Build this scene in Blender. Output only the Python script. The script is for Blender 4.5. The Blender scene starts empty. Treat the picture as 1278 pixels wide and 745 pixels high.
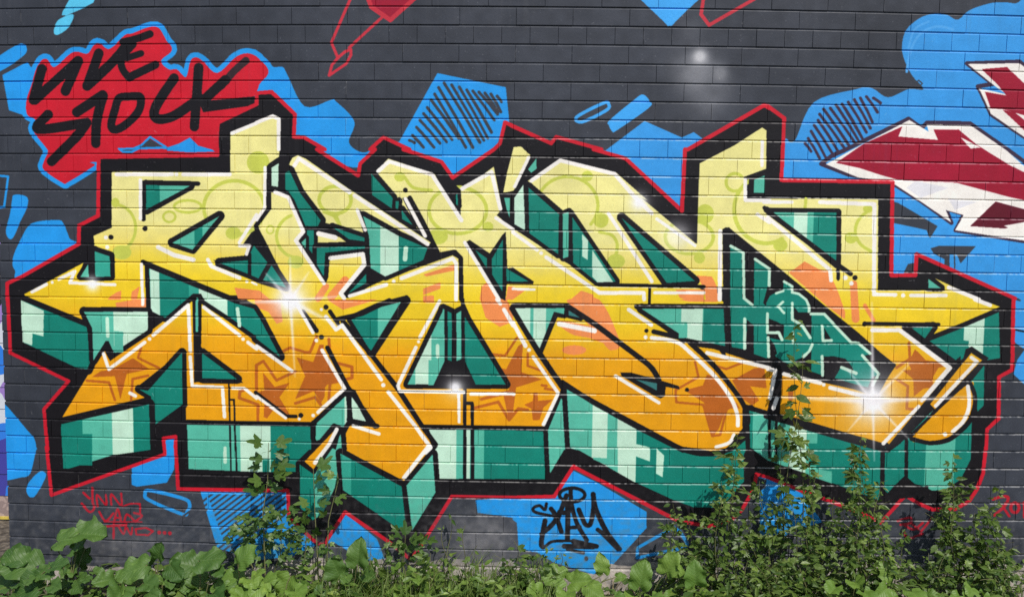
import bpy, math, random
import numpy as np
from mathutils import Vector, Matrix, noise
random.seed(7)
rng = np.random.default_rng(7)
S = bpy.context.scene

# ------------------------------------------------------------------ camera
F_PX, CX, CY = 1150.0, 639.0, 372.5
ROW = 0.09495                       # height of one course of bricks
BASE_K = 32.4                       # course line at ground level
CAM = Vector((0.0, -4.787, BASE_K * ROW - 1.104))
RIGHT = Vector((0.9998, 0.0188, 0.0114)).normalized()
FWD = Vector((-0.0178, 0.9965, -0.0814)).normalized()
DOWN = -(RIGHT.cross(FWD)).normalized()
FWD = RIGHT.cross(DOWN).normalized() * (1 if RIGHT.cross(DOWN).dot(FWD) > 0 else -1)
cam_d = bpy.data.cameras.new('camera')
cam = bpy.data.objects.new('camera', cam_d)
S.collection.objects.link(cam)
cam.matrix_world = Matrix(((RIGHT.x, -DOWN.x, -FWD.x, CAM.x), (RIGHT.y, -DOWN.y, -FWD.y, CAM.y),
                           (RIGHT.z, -DOWN.z, -FWD.z, CAM.z), (0, 0, 0, 1)))
cam_d.sensor_fit = 'HORIZONTAL'; cam_d.sensor_width = 36; cam_d.lens = 36 * F_PX / 1278
cam_d.clip_start = 0.05; cam_d.clip_end = 2000
S.camera = cam

# ------------------------------------------------------------------ light
SUN_DIR = Vector((0.24, -0.56, 0.80)).normalized()     # towards the sun
elev = math.asin(SUN_DIR.z)
w = bpy.data.worlds.new('World'); S.world = w; w.use_nodes = True
nt = w.node_tree; bg = nt.nodes['Background']
sky = nt.nodes.new('ShaderNodeTexSky'); sky.sky_type = 'NISHITA'; sky.sun_disc = False
sky.sun_elevation = elev; sky.sun_rotation = math.atan2(SUN_DIR.x, SUN_DIR.y)
nt.links.new(sky.outputs[0], bg.inputs[0]); bg.inputs[1].default_value = 0.12
sl = bpy.data.lights.new('sun', 'SUN'); sl.energy = 4.2; sl.angle = math.radians(0.55); sl.color = (1, 0.955, 0.89)
so = bpy.data.objects.new('sun', sl); S.collection.objects.link(so)
so.rotation_euler = SUN_DIR.to_track_quat('Z', 'Y').to_euler(); so.location = (3, -8, 12)
S.view_settings.view_transform = 'Standard'; S.view_settings.look = 'None'
S.view_settings.exposure = 0.06; S.view_settings.gamma = 1.0
S.cycles.use_denoising = False
S.cycles.max_bounces = 5

# ------------------------------------------------------------------ wall plane geometry
def ray(x, y):
    return FWD + RIGHT * ((x - CX) / F_PX) + DOWN * ((y - CY) / F_PX)
def at(x, y, Y=0.0):
    """point of the vertical plane at depth Y that is seen at photo position x, y"""
    d = ray(x, y); return CAM + d * ((Y - CAM.y) / d.y)
_r, _f, _d = np.array(RIGHT), np.array(FWD), np.array(DOWN)
def wallxz(p):
    p = np.asarray(p, float)
    d = _f + ((p[:, :1] - CX) / F_PX) * _r + ((p[:, 1:] - CY) / F_PX) * _d
    t = -CAM.y / d[:, 1]
    return np.stack([CAM.x + d[:, 0] * t, CAM.z + d[:, 2] * t], 1)
HM = (69.8070158, .451158047, 10.1468975, .503187326, 23.6148888, 1.98480446, -1.09365373e-3, 1.63882838e-3)
def course_px(n, k):
    """position of joint (n bricks along, k courses down) in image pixels; lens barrel distortion is built in as a bow of the courses"""
    q = HM[6] * n + HM[7] * k + 1
    X = ((HM[0] * n + HM[1] * k + HM[2]) / q - 639) / 640; Y = ((HM[3] * n + HM[4] * k + HM[5]) / q - 372) / 640
    a, b = X, Y
    for _ in range(4):
        g = 1 + 0.0206 * min(a * a + b * b, 1.8); a, b = X / g, Y / g  # barrel distortion of the lens, carried into the brick layout
    return 639 + a * 640, 372 + b * 640
def course(n, k):
    return at(*course_px(n, k))
X_END = at(9, 600).x               # left corner of the wall

# ------------------------------------------------------------------ helpers
def link(o, parent=None):
    S.collection.objects.link(o)
    if parent is not None: o.parent = parent
    return o
def mesh(name, V, Fc, mat=None, smooth=False):
    m = bpy.data.meshes.new(name); m.from_pydata([tuple(v) for v in V], [], Fc); m.update()
    if mat: m.materials.append(mat)
    if smooth: m.polygons.foreach_set('use_smooth', [True] * len(m.polygons))
    return m
def obj(name, me, parent=None):
    return link(bpy.data.objects.new(name, me), parent)
def tag(o, label=None, cat=None, group=None, kind=None):
    if label: o['label'] = label
    if cat: o['category'] = cat
    if group: o['group'] = group
    if kind: o['kind'] = kind
    return o
def empty(name, loc, label=None, cat=None, group=None):
    o = bpy.data.objects.new(name, None); link(o); o.location = loc; o.empty_display_size = .1
    return tag(o, label, cat, group)
def s2l(c):
    return tuple(((v / 12.92) if v <= .04045 else ((v + .055) / 1.055) ** 2.4) for v in (x / 255 for x in c))
def nodes(name):
    m = bpy.data.materials.new(name); m.use_nodes = True
    return m, m.node_tree, m.node_tree.nodes['Principled BSDF']

PAINT_GAIN, GLINT_OFF, GLINT_A = .92, .0055, 1.0
PAINT = '''
# ---- background shapes
P LB a0 350,-10 475,-10 465,15 400,50 330,80 308,78 312,60
V LB a0 268,165 275,125 300,95 358,72 366,92 335,145 288,175
V B a0 -20,295 85,225 120,222 133,245 120,275 40,335 -20,358
P B a0 12,375 135,310 150,330 170,350 150,440 130,520 150,585 45,550
U B 12 a0 135,570 132,500 155,430 178,350 205,302 235,297 270,335 350,268 390,260 435,268 470,222 500,220 545,245 620,177 660,167 740,137 790,142 830,207 853,235 848,262 800,305 840,347 880,347 925,385 947,305 975,287 1010,307 1080,365 1170,287 1230,267 1275,282 a1 20,302 52,335 58,370 10,440 -40,600 a0 1000,740 b0 500,60 470,80 340,160 312,165 218,100 218,60 238,10 a0 225,730 165,650 178,600
V R a0 135,570 132,500 155,430 178,350 205,302 235,297 270,335 350,268 390,260 435,268 470,222 500,220 545,245 620,177 660,167 740,137 790,142 830,207 853,235 848,262 800,305 840,347 880,347 925,385 947,305 975,287 1010,307 1080,365 1170,287 1230,267 1275,282 a1 20,302 52,335 58,370 10,440 -10,480 a0 1150,700 1085,745 b0 1085,45 490,60 470,80 340,160 312,165 218,100 218,60 238,10 a0 225,730 165,650 178,600
P N a0 610,745 690,735 745,690 830,745 b0 810,-5 690,0 650,20 620,18 600,0
C B 2.6 a0 590,742 660,742 700,725 745,683 830,738 b0 800,-8 690,-5 655,12 610,12
P B a0 830,735 890,715 945,685 985,725 1055,745 b0 1068,10 940,14 830,5
# tag LIVE STOCK
Q K 12 a0 208,345 165,500
Q K 12 a0 172,500 385,305
Q K 12 a0 388,305 325,455
Q K 12 a0 490,268 432,430
Q K 12 a0 432,430 560,310 640,212
Q K 9 a0 610,212 680,195 745,172
Q K 9 a0 660,225 605,290 608,345 640,388
Q K 8 a0 630,292 700,268
Q K 10 a0 640,388 772,325
Q K 12 a0 238,572 190,645 430,612
Q K 12 a0 430,612 380,680 b0 255,60
Q K 12 a0 380,560 510,475
Q K 12 a0 512,478 480,600 475,715
U K 10 a0 590,492 640,482 690,482 700,500 690,550 650,600 595,640 560,645 552,615 570,550
Q K 12 a0 865,392 775,530 775,590 860,580 990,490
Q K 12 a0 987,340 965,632
Q K2 9 a0 1222,304 1160,360 1100,430
Q K 12 a0 1120,400 1000,510
P K a0 985,505 1300,478 1300,520 1010,560
# blue right of tag
V B a1 0,250 75,330 130,335 155,375 240,530 370,498 395,505 487,605 460,710 530,760 b1 600,-10 515,90 300,30 a1 180,700 100,500 10,440 60,370 55,335 20,300 -10,270
# hatch patch
P B a1 710,705 900,365 1240,435 1258,610 b1 1190,0 980,130 920,60 640,-40
H N 3.7 a1 760,700,785,712 775,675,830,735 795,635,882,735 812,600,912,715 830,567,945,708 848,537,972,697 868,500,1005,690 885,470,1040,735 905,438,1075,735 932,415,1110,710 970,425,1130,700 1008,435,1150,690 1045,450,1168,660 1075,455,1182,600 1105,460,1198,570 1135,465,1200,560 1165,470,1215,560 1195,480,1218,510
# red outline shapes at top
P MR a1 558,0 778,0 720,55 665,100 600,50
L RD 5.5 a1 552,-10 570,38 665,103 785,-5
L RD 3.6 a1 467,-5 372,215 405,292
L RD 3.6 a1 625,88 460,240
C RD 3.4 a1 405,290 440,260 468,248 470,275 445,320 360,378 375,325
L RD 4.2 a2 947,-5 935,75 975,128 1205,-5
P LB2 a2 630,-5 930,-5 860,60 790,130 770,132 740,100
U LB2 4 a2 318,583 450,515 475,520 465,550 345,608
V LB2 a2 600,500 640,472 662,480 680,505 680,535 520,648 495,655 478,625 480,600
P B2 a2 460,750 655,603 840,685 900,658 950,695 b2 870,0 845,320 560,50 430,-5
# right clouds
V B2 a3 85,750 90,690 135,700 230,510 440,445 490,435 530,445 600,485 700,445 775,445 720,380 680,300 668,230 690,150 760,90 830,70 890,75 945,100 1000,55 1080,25 1150,13 1230,20 1330,45 b3 1500,0 c3 1500,210 1225,210 1225,0 b3 1225,745 740,560 610,640 60,160
Q B3 3 a3 690,360 712,250 760,170 840,135 920,150
Q B3 2.5 a3 700,240 730,150 800,110
C N 1.6 a3 733,418 750,402 768,418 750,436
P B2 c3 1225,165 1330,165 1330,205 1225,205
L K 2.2 c3 1232,150 1330,172
P B2 c3 1290,230 1240,300 1222,370 1330,470 1400,300
H HT 3.6 a3 185,715,215,755 200,690,258,790 215,655,290,790 230,625,330,780 250,600,347,750 258,570,378,735 277,545,410,735 310,540,435,715 340,525,450,700 370,520,470,690 400,510,490,660 430,498,510,640 460,490,520,610 490,483,545,560 525,490,560,515
P N b3 615,255 650,265 845,380 808,440 790,400 740,388 615,362
P N b3 810,490 850,478 1035,480 960,565 940,520 905,520 905,585 880,575 880,545 825,515
L N 1.6 b3 928,520 930,590
# maroon arrow right
C HT 5 a3 990,318 1250,310 1330,370 1330,720 1110,572 1045,432 1120,420
P W a3 995,320 1250,316 1330,370 1330,720 1110,568 1050,440 1185,470 1130,430
P MR a3 1065,345 1190,335 1330,470 1330,590 1170,545 1108,540 1080,458 1187,477 1145,425
P MR a3 1168,548 1228,560 1330,640 1330,700
C HT 5 a3 380,750 700,592 765,640 792,612 1005,616 1200,750 b3 1330,100 1330,465 932,402 975,322 885,295 913,365 760,255 630,175 600,160 400,125 265,72 320,30
P W b3 290,73 a3 440,735 705,598 800,655 792,620 1010,624 1190,750 b3 1330,130 1330,460 932,400 975,325 885,300 913,362 760,257 635,175 600,160 450,138
P MR b3 340,66 a3 480,715 670,630 650,680 848,697 825,645 950,645 1040,720 b3 1110,20 1210,80 1330,140 1330,262 1200,235 940,165 650,150 560,125 460,92
P W a3 958,682 1060,735 b3 1110,22 1060,-10 a3 1010,740
P MD b3 1135,258 1330,310 1330,350 1180,392 1005,380
P W b3 1175,378 1330,350 1330,440
P GW b3 735,155 900,190 760,240 690,190
P GW b3 900,245 1040,260 930,300
# left shapes
C B 3 b0 -10,130 40,135 20,285 -10,290
V B b0 70,225 120,228 140,250 130,300 100,360 75,420 55,445 35,430 30,395 50,320 60,250
V B b0 145,375 200,355 290,350 315,365 345,440 365,480 100,640 75,600 62,570 70,520 110,430
V B c0 20,515 50,545 130,640 170,690 182,745 d0 180,10 150,130 100,150 30,165 -5,166 c0 -5,510
V B d0 132,200 150,165 190,125 215,120 228,145 180,235 152,248 135,228
P B c0 820,700 875,680 d0 868,30 865,110 830,175 680,195 655,185 655,100 820,45
U B 4.6 d0 720,232 745,215 910,255 942,285 930,320 905,333 740,263
P B d0 995,218 d1 155,220 155,350 300,485 180,540 0,560 d0 1080,500
X N 2.6
P B d1 440,325 600,455 640,560 540,560 380,470 350,480
P B d1 1090,262 1275,250 d2 205,250 290,110 430,180 580,270 665,320 665,400 500,580 400,630 200,570 120,520 30,510 20,375 0,360 d1 1275,350 1100,325
C B 4.2 d2 800,398 620,500 617,550 850,500 868,480 830,420
P B d2 1225,140 1290,145 d3 180,235 270,370 100,430 30,480 d2 1230,430
P N d3 -60,150 -5,160 -10,200 -60,230
# ---- silhouette
P K SIL
C R 4.8 SIL
# ---- letters fill
P F F1 b0 555,108 1145,112 a0 1145,668 1275,612 a1 85,575 118,592 115,745 b1 112,35 52,75 48,290 0,375 b0 1210,468 1250,478 1225,532 1060,550 1275,658 b1 165,705 c1 165,310 0,30 c0 1190,-20 b0 735,700 735,745 c0 735,45 405,48 430,122 140,0 b0 120,718 415,562 385,640 560,645 545,515 470,488 465,428 555,388
P F F2 b1 75,212 165,235 240,408 205,460 338,668 352,650 362,525 535,505 542,575 425,712 450,730 640,645 975,525 1010,545 1020,745 c1 1015,0 1240,440 1275,440 c2 240,440 180,628 c1 820,620 885,720 d1 885,5 735,172 720,165 420,0 c1 415,720 465,625 590,630 450,450 290,608 c0 925,602 920,245 675,438 740,482 310,583 515,245 548,305 945,8 957,10 965,410 1210,412 1000,235 1003,18 1275,150 c1 100,100 150,0 b1 165,690 10,385
P F F3 b1 163,70 180,40 205,28 245,45 460,195 868,462 850,478 825,475 505,295 535,415 330,360 163,95
P F F4 b1 303,412 390,425 465,458 303,462
P F F5 b1 595,110 655,45 885,120 1015,355 1017,205 1180,85 1222,295 1195,325 1275,395 b2 0,395 420,670 950,680 b2 930,690 1035,745 c2 1055,20 610,35 850,200 920,230 1000,320 1120,470 1165,600 1100,720 d2 1050,12 950,20 850,5 c2 640,640 400,510 250,410 145,270 215,100 270,20 c1 1275,20 1020,0 b1 1020,545 985,505 900,520 760,235 725,240 810,408 700,235
P F F7 g 641,184 650,183 662,194 642,238 628,241 633,215
P F F6 b2 75,155 235,45 515,115 910,465 930,68 1100,-20 a2 1240,635 1262,650 b2 1260,95 1150,135 1150,260 b3 0,243 550,247 548,700 885,700 835,640 1060,745 c3 1155,35 960,125 805,185 850,128 680,140 930,340 590,740 540,740 300,660 60,580 75,360 270,410 540,470 640,325 b3 0,560 b2 1050,395 1060,680 900,690 420,665 -10,420 0,390 230,540 500,700 300,300 235,305
P F F8 c2 925,235 1000,245 1275,335 c3 50,345 0,545 c2 1262,558 1150,515 1010,340
P F F9 c3 75,360 270,410 540,470 640,325 930,340 590,740 560,738 300,660 60,585
P F F13 c1 1018,-20 b1 1030,600 b2 0,400 c2 15,50 245,445 100,460 c1 1230,450
# ---- salmon
P SA b0 545,730 580,708 603,700 600,745 535,745
P SA b0 655,705 695,678 680,745 650,745
P SA c0 575,15 725,-10 725,40 580,40
P SA b0 1165,685 1290,700 b1 70,745 0,745 b0 1185,745
P SA c1 -10,0 120,0 130,110 100,120 60,60 0,40
L SA 8 b1 345,680 305,740
L SA 10 b1 440,650 372,730
P SA b1 830,620 985,570 985,600 845,630
P SA b1 830,690 915,658 915,690 830,722
P SA b1 830,725 882,725 882,760 830,760
P SA c1 350,0 600,0 430,50
P SA b1 1110,745 1120,680 1150,655 1200,745
P SA b1 1250,680 1275,680 b2 60,700 0,745 b1 1240,745
P SA c1 1110,-10 1240,-10 1275,60 1275,110 1210,135 1140,90
P SA b2 280,750 340,700 400,720 405,750
P SA b2 810,695 950,695 950,750 c2 880,10 830,-10
P SA b2 915,625 990,630 1015,680 1020,745 960,745 950,690
P SA c2 820,0 1040,0 1010,12 880,10
V SA c2 275,0 430,0 530,200 525,240 500,250 470,240 400,150 300,40
V SA c2 220,105 400,135 430,160 520,225 450,215 380,190 290,170
E SA c2 305,250 60,24
P SA h 535,300 570,280 655,218 760,275 835,290 900,430 960,600 955,650 820,550
L SA 9 h 1020,390 1035,650
L SA 5 h 1105,550 1170,660
# ---- brown stars
P BR j 540,155 665,190 712,60 745,60 740,120 790,200 860,340 770,360 755,380 750,450 725,495 670,408 530,467 605,295
P BR j 290,268 378,375 490,345 412,455 500,600 380,530 320,612 295,600 300,480 240,420 300,400
L BR 3.8 j 440,110 490,85 610,120 640,118 690,0
L BR 3.8 j 780,20 790,130
L BR 3.8 j 240,400 238,215 290,185 390,328 530,262
L BR 3.8 j 845,200 955,228 955,310 790,350 780,490
L BR 3.8 j 530,500 680,455 720,510
L BR 3.8 j 250,640 250,510 110,460 115,410 150,400
P BR c0 660,290 745,345 630,368 598,495 570,380 455,385 500,355 560,345
L BR 3.2 c0 700,240 685,290 790,340
L BR 3.2 c0 430,403 540,412 570,500
L BR 3.2 c0 650,500 658,395 735,378
P BR k 250,350 310,365 400,190 435,170 425,385 580,440 385,500 355,740 325,720 290,560 120,600 110,580 330,520 340,480
P BR k 515,540 545,540 550,600 660,590 590,650 560,744 510,744 500,660 445,630 510,600
L BR 3.2 k 215,255 300,265 390,130
L BR 3.2 k 470,250 470,340 600,385
L BR 3.2 k 575,485 610,490
L BR 3.2 k 600,510 690,525
L BR 3.8 k 70,655 250,610 330,745 400,660 470,670
P BR c2 850,450 945,425 965,372 1010,380 1070,460 1130,540 1060,540 1025,640 1000,672 980,650 950,510 870,460
L BR 3.0 c2 905,310 922,385 808,450 812,510 945,522 990,678 1030,672 1062,545 1110,520
P BR c2 1090,400 1200,340 1250,335 1262,440 1180,430 1225,500 1190,525 1140,490
L BR 3.0 c2 1010,330 1060,345 1150,310
P BR m 400,230 490,320 590,330 640,370 590,380 545,455 540,540 470,545 390,610 385,470 300,400 370,395 345,345
L BR 3.5 m 350,180 357,310 250,380
L BR 3.5 m 260,480 340,530 330,710 390,715
P BR c3 100,430 130,440 125,500 105,510
# ---- lime bubbles
O LI 4.5 g 292,260 38,34 150,450
O LI 3 g 211,271 7.5,6.5
O LI 3.5 g 234,258 17,7.5
E LI g 291,291 9.5,8
O LI 3.8 g 144,285 25,29 -85,75
E LI g 152,315 12,9
E LI g 144,253 5,6
E LI g 322,203 14,14
O LI 4.5 g 418,250 20,17
L LI 4 b1 335,310 385,330 410,370
L LI 4 b1 430,305 395,330 415,375
O LI 4 g 372,295 27,27 95,250
O LI 2 g 337,287 4.5,5
E LI g 369,327 10,8
O LI 4.5 g 571,263 36,29
E LI g 547,295 12,10
E LI g 609,283 7,6
E LI g 499,221 7,6
Q LI 4 b1 738,140 780,190 870,203
O LI 4 g 708,257 38,36 -150,40
E LI g 750,275 9.5,9.5
E LI g 733,220 7,6.5
Q LI 4 b2 430,410 490,425 518,470 512,525
E LI g 769,326 11,9
O LI 4.5 g 860,296 30,21
E LI g 880,267 11,12
E LI g 873,322 7,7
O LI 4 g 917,228 11,11 50,320
O LI 5 g 956,262 40,42 60,245
E LI g 974,306 9,8
Q LI 4 b3 520,290 455,345 435,410 460,470 520,510
E LI g 1062,297 8,7
E LI g 1083,261 6,5
L LI 4 b3 190,245 185,290
P K b2 640,240 905,462 917,468 926,120 870,120 862,312 842,322
P K b1 915,170 1014,352 1016,200 975,160
# ---- teal pieces
T D 6 b0 726,176 945,180 726,298 | b0 795 M 1000
T M 6 b0 857,463 1092,330 1042,388 957,497 | b0 965 D 1005 | b0 1045 M 1300
T M2 6 b0 471,505 545,530 550,630 475,632
T M 5 b0 400,632 438,570 442,632
T M 6 b0 742,590 1165,762 c0 1262,45 c1 18,95 118,285 0,193 c0 1272,180 1140,85 1018,5 1000,-30 960,-30 820,90 750,56 | b0 740 L 835 | b0 835 M2 1015 | c0 995 L 1135 | c0 1135 D 1600 | c0 800 D 945
T M 4 c0 972,-10 985,-10 985,160 972,160
T D 7 c0 103,2 430,135 455,165 455,300 432,345 385,340 112,210
P L c0 103,2 218,55 216,182 162,168 160,228 112,210
T M 6 c0 418,60 735,60 735,150 565,262 540,205 525,205 465,302 458,140 | c0 570 L 740
P M c0 568,155 612,160 612,260 568,262
L L 4.5 c0 532,95 535,182
L L 4.5 c0 1180,45 1190,130
T D 6 c0 735,452 905,262 908,520 755,632 750,480 690,445
T D 7 c0 305,618 740,520 748,745 d0 555,40 345,105 315,105 c0 302,640 | c0 400 M 550 | c0 550 L 655 | c0 655 D 760
P D c0 385,665 458,668 d0 458,90 380,90
T D 6 c0 1005,265 1180,395 1005,390
T M 6 c0 930,620 c1 272,630 272,745 d1 262,10 200,72 195,122 d0 1275,122 938,108 | c0 1190 L 1300 | c1 -10 L 65 | c1 65 D 400
P D d1 30,60 65,60 65,122 30,122
L L 4.5 c0 1118,738 d0 1118,75
T L 6 b1 75,90 110,68 108,185 75,180
T D 6 b1 143,112 165,105 215,212 320,352 305,380 245,383 190,250 165,215 143,195
T D 5 b1 252,400 285,400 285,525 250,480 
T M 4 b1 223,462 245,440 245,492
T D 6 b1 300,487 545,478 545,490 342,512 335,630 300,570
T D 5 b1 378,385 540,438 540,456 460,445
T D 6 b1 530,330 710,430 850,490 830,548 640,630 568,588 560,430 | b1 500 M 615 | b1 615 L 706
L L 5.5 b1 742,490 738,545
T D 6 b1 455,715 545,618 545,662
T D 6 b1 572,120 678,240 673,292 575,225
T D 4 b1 692,255 708,255 706,298 692,290
T D 5 b1 722,298 778,375 724,345
T D 6 b1 5,468 148,685 8,640 | b1 -10 D2 50
T D 4 b1 990,225 1000,220 1003,280 992,270
T D 6 b0 1090,562 1230,550 1262,475 1330,560 b1 10,640 b0 1235,618
L K 4.5 b0 1240,520 1240,625
L K 5 b1 15,460 -5,380
P K b1 1040,460 1060,448 1160,515 1222,425 1240,408 1248,590 b2 0,585 105,655 100,668 b1 1245,668 1238,750 1205,735 1110,565
P D b1 1088,498 1147,540 1147,592
P D b1 1170,545 1226,445 1224,705 1172,620
P D b1 1243,590 b2 80,655 0,655 b1 1243,652
T D 5 b1 1232,240 1300,240 b2 0,350 b1 1270,368 1245,300 | b1 1230 M 1260
T L 6 b2 8,240 52,175 62,402 8,370
T M 6 b2 76,98 118,42 118,95 92,115
T D 6 b2 78,188 230,322 226,520 82,415
T M 4 b2 248,320 278,308 276,532 250,540
T D 5 b2 296,335 512,655 418,658 300,562
P L b2 345,420 375,450 372,548 345,530
P L b2 395,498 500,658 420,658 395,630
T D 6 b2 540,338 905,652 765,662
L K 4.5 b2 425,672 950,682
L K 4 b2 680,690 c2 678,22
T M 6 b2 1200,150 1253,128 1252,215 1198,215
L K 8 b2 1262,300 b3 10,310
T D 5 b3 30,312 347,312 345,572 | b3 20 M 130 | b3 130 L 197 | b3 197 M 228
L K 4.5 b3 0,298 350,303 350,640
L K 6 b3 0,310 350,575 412,618
T M 5 b3 800,642 862,688 800,688
T D 6 c3 715,140 822,135 782,192
T D 6 c3 805,205 970,140 1150,62 1155,290 1090,300 1050,290 1010,235 935,300 | c3 965 L 1065 | c3 1065 D 1200
P D c3 960,200 1000,205 1000,270 960,300
T D 6 c3 1010,410 1078,325 1075,525 1045,555
T D 6 c1 472,100 605,40 742,5 572,262 | c1 603 M 800
T L 6 c1 474,468 546,605 474,590
T M 6 c1 292,620 445,478 456,595 420,650 300,700 292,690 | c1 436 L 462
L K 5 c1 285,745 385,625 420,640 355,745
T M 6 c1 395,745 418,655 425,740 d1 390,200 330,330 280,362 218,300 215,85 285,135 370,0 | d1 200 D 290
P F F10 c1 395,635 412,648 d1 362,0 285,116 232,72
C K 5 c1 395,628 418,648 d1 368,0 285,124 225,72
T D 6 c1 928,45 985,75 1018,55 1240,422 752,420 925,60 | c1 740 M 790 | c1 790 L 868 | c1 868 M 945 | c1 985 M 1015
P M c1 855,300 900,300 880,425 855,425
L L 4.5 c1 900,230 900,285
P K c1 880,425 940,295 982,310 1030,290 1092,425
L K 4 c1 942,40 942,310
L K 6 c1 982,70 982,310
L K 4.5 c1 1025,0 1028,310
T D 5 c1 858,645 1275,648 c2 160,655 d2 160,158 d1 890,155 885,5 c1 888,720 | c1 850 L 995 | c1 995 M 1030 | c1 1045 L 1065 | c1 1075 M 1135
L K 4 c1 820,628 1275,634
L K 4 c2 0,636 180,638
L K 4.5 c1 1035,440 1035,745
L K 4.5 d1 1035,0 1035,155
L K 4.5 c1 1045,515 1072,515 1074,745
L K 4.5 d1 1074,0 1074,155
T M 6 c2 175,648 240,490 252,500 265,745 d2 255,12 185,130 178,0
T D 6 d1 418,30 722,195 745,412 705,402 430,212 | d1 410 M2 470
T M 6 d1 746,190 876,35 890,225 775,412
T M 6 c2 8,42 258,42 255,72 205,60 130,250 | c2 0 L 82 | c2 98 L 160
T DG 4 c2 278,52 335,90 278,78
T M 6 c2 268,445 400,520 640,650 830,750 d2 900,30 1000,45 1090,20 c2 1165,690 1165,550 1180,545 1180,700 d2 1147,40 1150,170 1060,270 990,300 900,298 800,262 600,170 330,15 c2 300,742 285,735 | c2 400 L 475 | c2 525 L 690 | d2 605 D 2000
P L d2 600,-20 682,0 682,70 600,40
P M d2 470,0 522,0 522,125 470,85
P M d2 400,50 470,55 470,90 400,60
P L d2 715,5 752,40 745,148 712,130
T M 6 c2 1175,550 1262,575 1320,590 c3 60,600 135,610 400,690 590,742 d3 585,60 552,262 480,235 220,140 0,65 d2 1180,0 c2 1180,700 | c2 1170 D 1200 | c3 120 L 205 | c3 260 D 700
P D d3 205,-20 260,-20 260,90 205,90
P M d3 205,100 320,120 320,180 205,140
L K 6 c3 -10,580 60,600
L K 3.6 c3 8,590 d3 8,50
L K 3.6 c3 42,600 d3 42,70
T D 6 c3 830,540 660,715 600,760 d3 585,0 580,210 600,230 800,190 800,215 880,213 960,160 1010,60 c3 1015,600 990,640 900,700 800,712 710,690 | c3 805 M 950
L K 4.5 c3 690,680 d3 688,160
P K d3 595,230 640,180 685,140 730,180 800,205 860,240 600,260
# curves and outlines
Q K 6.8 c2 268,32 400,118 510,200 610,275 680,330 715,380 735,430
P K c2 535,360 590,362 740,402 825,428 830,445 760,432 757,478 735,490 700,475 540,378
P DG c2 610,395 716,415 716,450
D K 2.6 c2 865,448
D K 2.6 c2 663,155
L K 6 c2 700,160 870,200
L K 6.5 c2 615,35 850,205
L K 7 c2 -5,45 70,170 130,265 245,435
L K 6 c2 245,410 400,512 640,645 845,750
L K 4.6 c2 250,440 268,740
Q K 6.2 c2 880,215 1005,335 1120,480 1160,560 1165,620 1110,700 d2 1050,22 950,34 870,20 820,0
T M 6 c2 640,45 1055,45 1055,230 960,210 860,190 | c2 830 L 935 | c2 940 D 1060
P M c2 825,110 868,112 868,190 825,190
L K 6 c1 230,60 298,155
D K 3.2 c1 345,38
D K 3.2 c1 322,187
L K 5.5 c1 365,60 405,120
L K 6 c1 395,100 520,72 660,5
L K 6.5 c1 430,110 572,275 700,440 820,625 890,720
L K 5 d1 890,-5 735,180 420,15
L K 6 c1 352,240 450,430 590,630
L K 6 c1 600,628 460,600 462,465
L K 6 c1 450,455 285,612
L K 6 c1 745,-10 575,268
L K 4.5 c1 285,612 285,745
L K 5 c0 925,612 1275,614
L K 5 c1 -5,614 290,618
L K 5 c1 -5,462 150,580 195,580
D K 3.2 c1 220,575
L K 2.4 c0 1137,415 1145,745
L K 2.4 d0 1145,0 1147,115
L K 2.4 c0 1140,497 1163,497 1170,745
L K 2.4 d0 1172,0 1175,118
L K 5 b0 965,745 c0 965,-5
L K 6 b0 712,165 712,345
L K 5.5 b0 712,165 985,170
D K 3.2 b0 720,393
D K 3.2 b0 550,436
D K 3 b1 740,202
L K 5.5 b1 762,240 830,365 905,520
L K 6 b1 900,525 985,510 1015,540 1018,745
L K 6.5 b0 710,560 740,572 1170,750
L K 5 b0 728,575 735,745
L K 6 b1 60,90 62,290 0,375
L K 3.4 b3 350,590 350,645
L K 5.5 b3 345,570 410,618
D K 3.2 b3 433,637
L K 4.6 c3 480,120 850,124
D K 3.2 c3 482,121
L K 7 c3 680,140 940,335 600,745
P K c3 985,245 1015,232 1100,290 1085,305 835,560 795,530 970,300
P F F11 c3 1012,265 1066,300 832,543 808,518
L K 6 c3 710,680 1000,410
V F F12 c3 722,682 1000,415 1018,470 1018,530 990,600 920,668 870,692 800,700
Q K 5.5 c3 1000,405 1028,470 1028,540 1000,610 930,678 875,705 800,712 715,692
L K 7 c3 60,350 12,560
L K 5 c3 60,600 135,622 400,700 585,750
P W c3 40,490 48,500 30,545 22,540
# small pale piece
L W 5 c3 45,492 28,540
# ---- hsa panel
P K b2 1042,395 1060,385 1085,395 h 480,280 820,560 1050,744 i 1170,250 1278,350 m 245,350 110,590 i 1130,610 895,530 700,455 480,400 340,350 0,262 c2 1060,300 h 45,500
P D h 98,100 185,150 190,490 250,548 275,548 278,215 385,275 380,400 345,530 375,560 i 375,345 275,310 275,100 220,60 205,275 105,258 105,0
P D h 98,100 185,150 190,500 250,548 380,548 380,744 210,744 h 98,744
P D i 98,0 205,0 205,275 105,252
P K i 222,52 275,98 275,300 222,285
P D h 368,530 395,475 455,445 495,437 498,366 560,402 562,447 640,475 685,540 692,600 i 700,150 715,230 665,325 600,352 560,395 490,365 440,330 400,250 395,190 490,210 465,152 385,150 382,50 h 370,600
P K i 387,45 450,70 500,95 497,215 468,152 387,150
P K i 398,200 430,240 450,310 400,330
P K h 575,555 610,600 690,600 i 700,20 700,170 640,110 575,55
P K i 735,238 740,300 705,380 700,440 570,390 600,352 665,325 712,250
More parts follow.
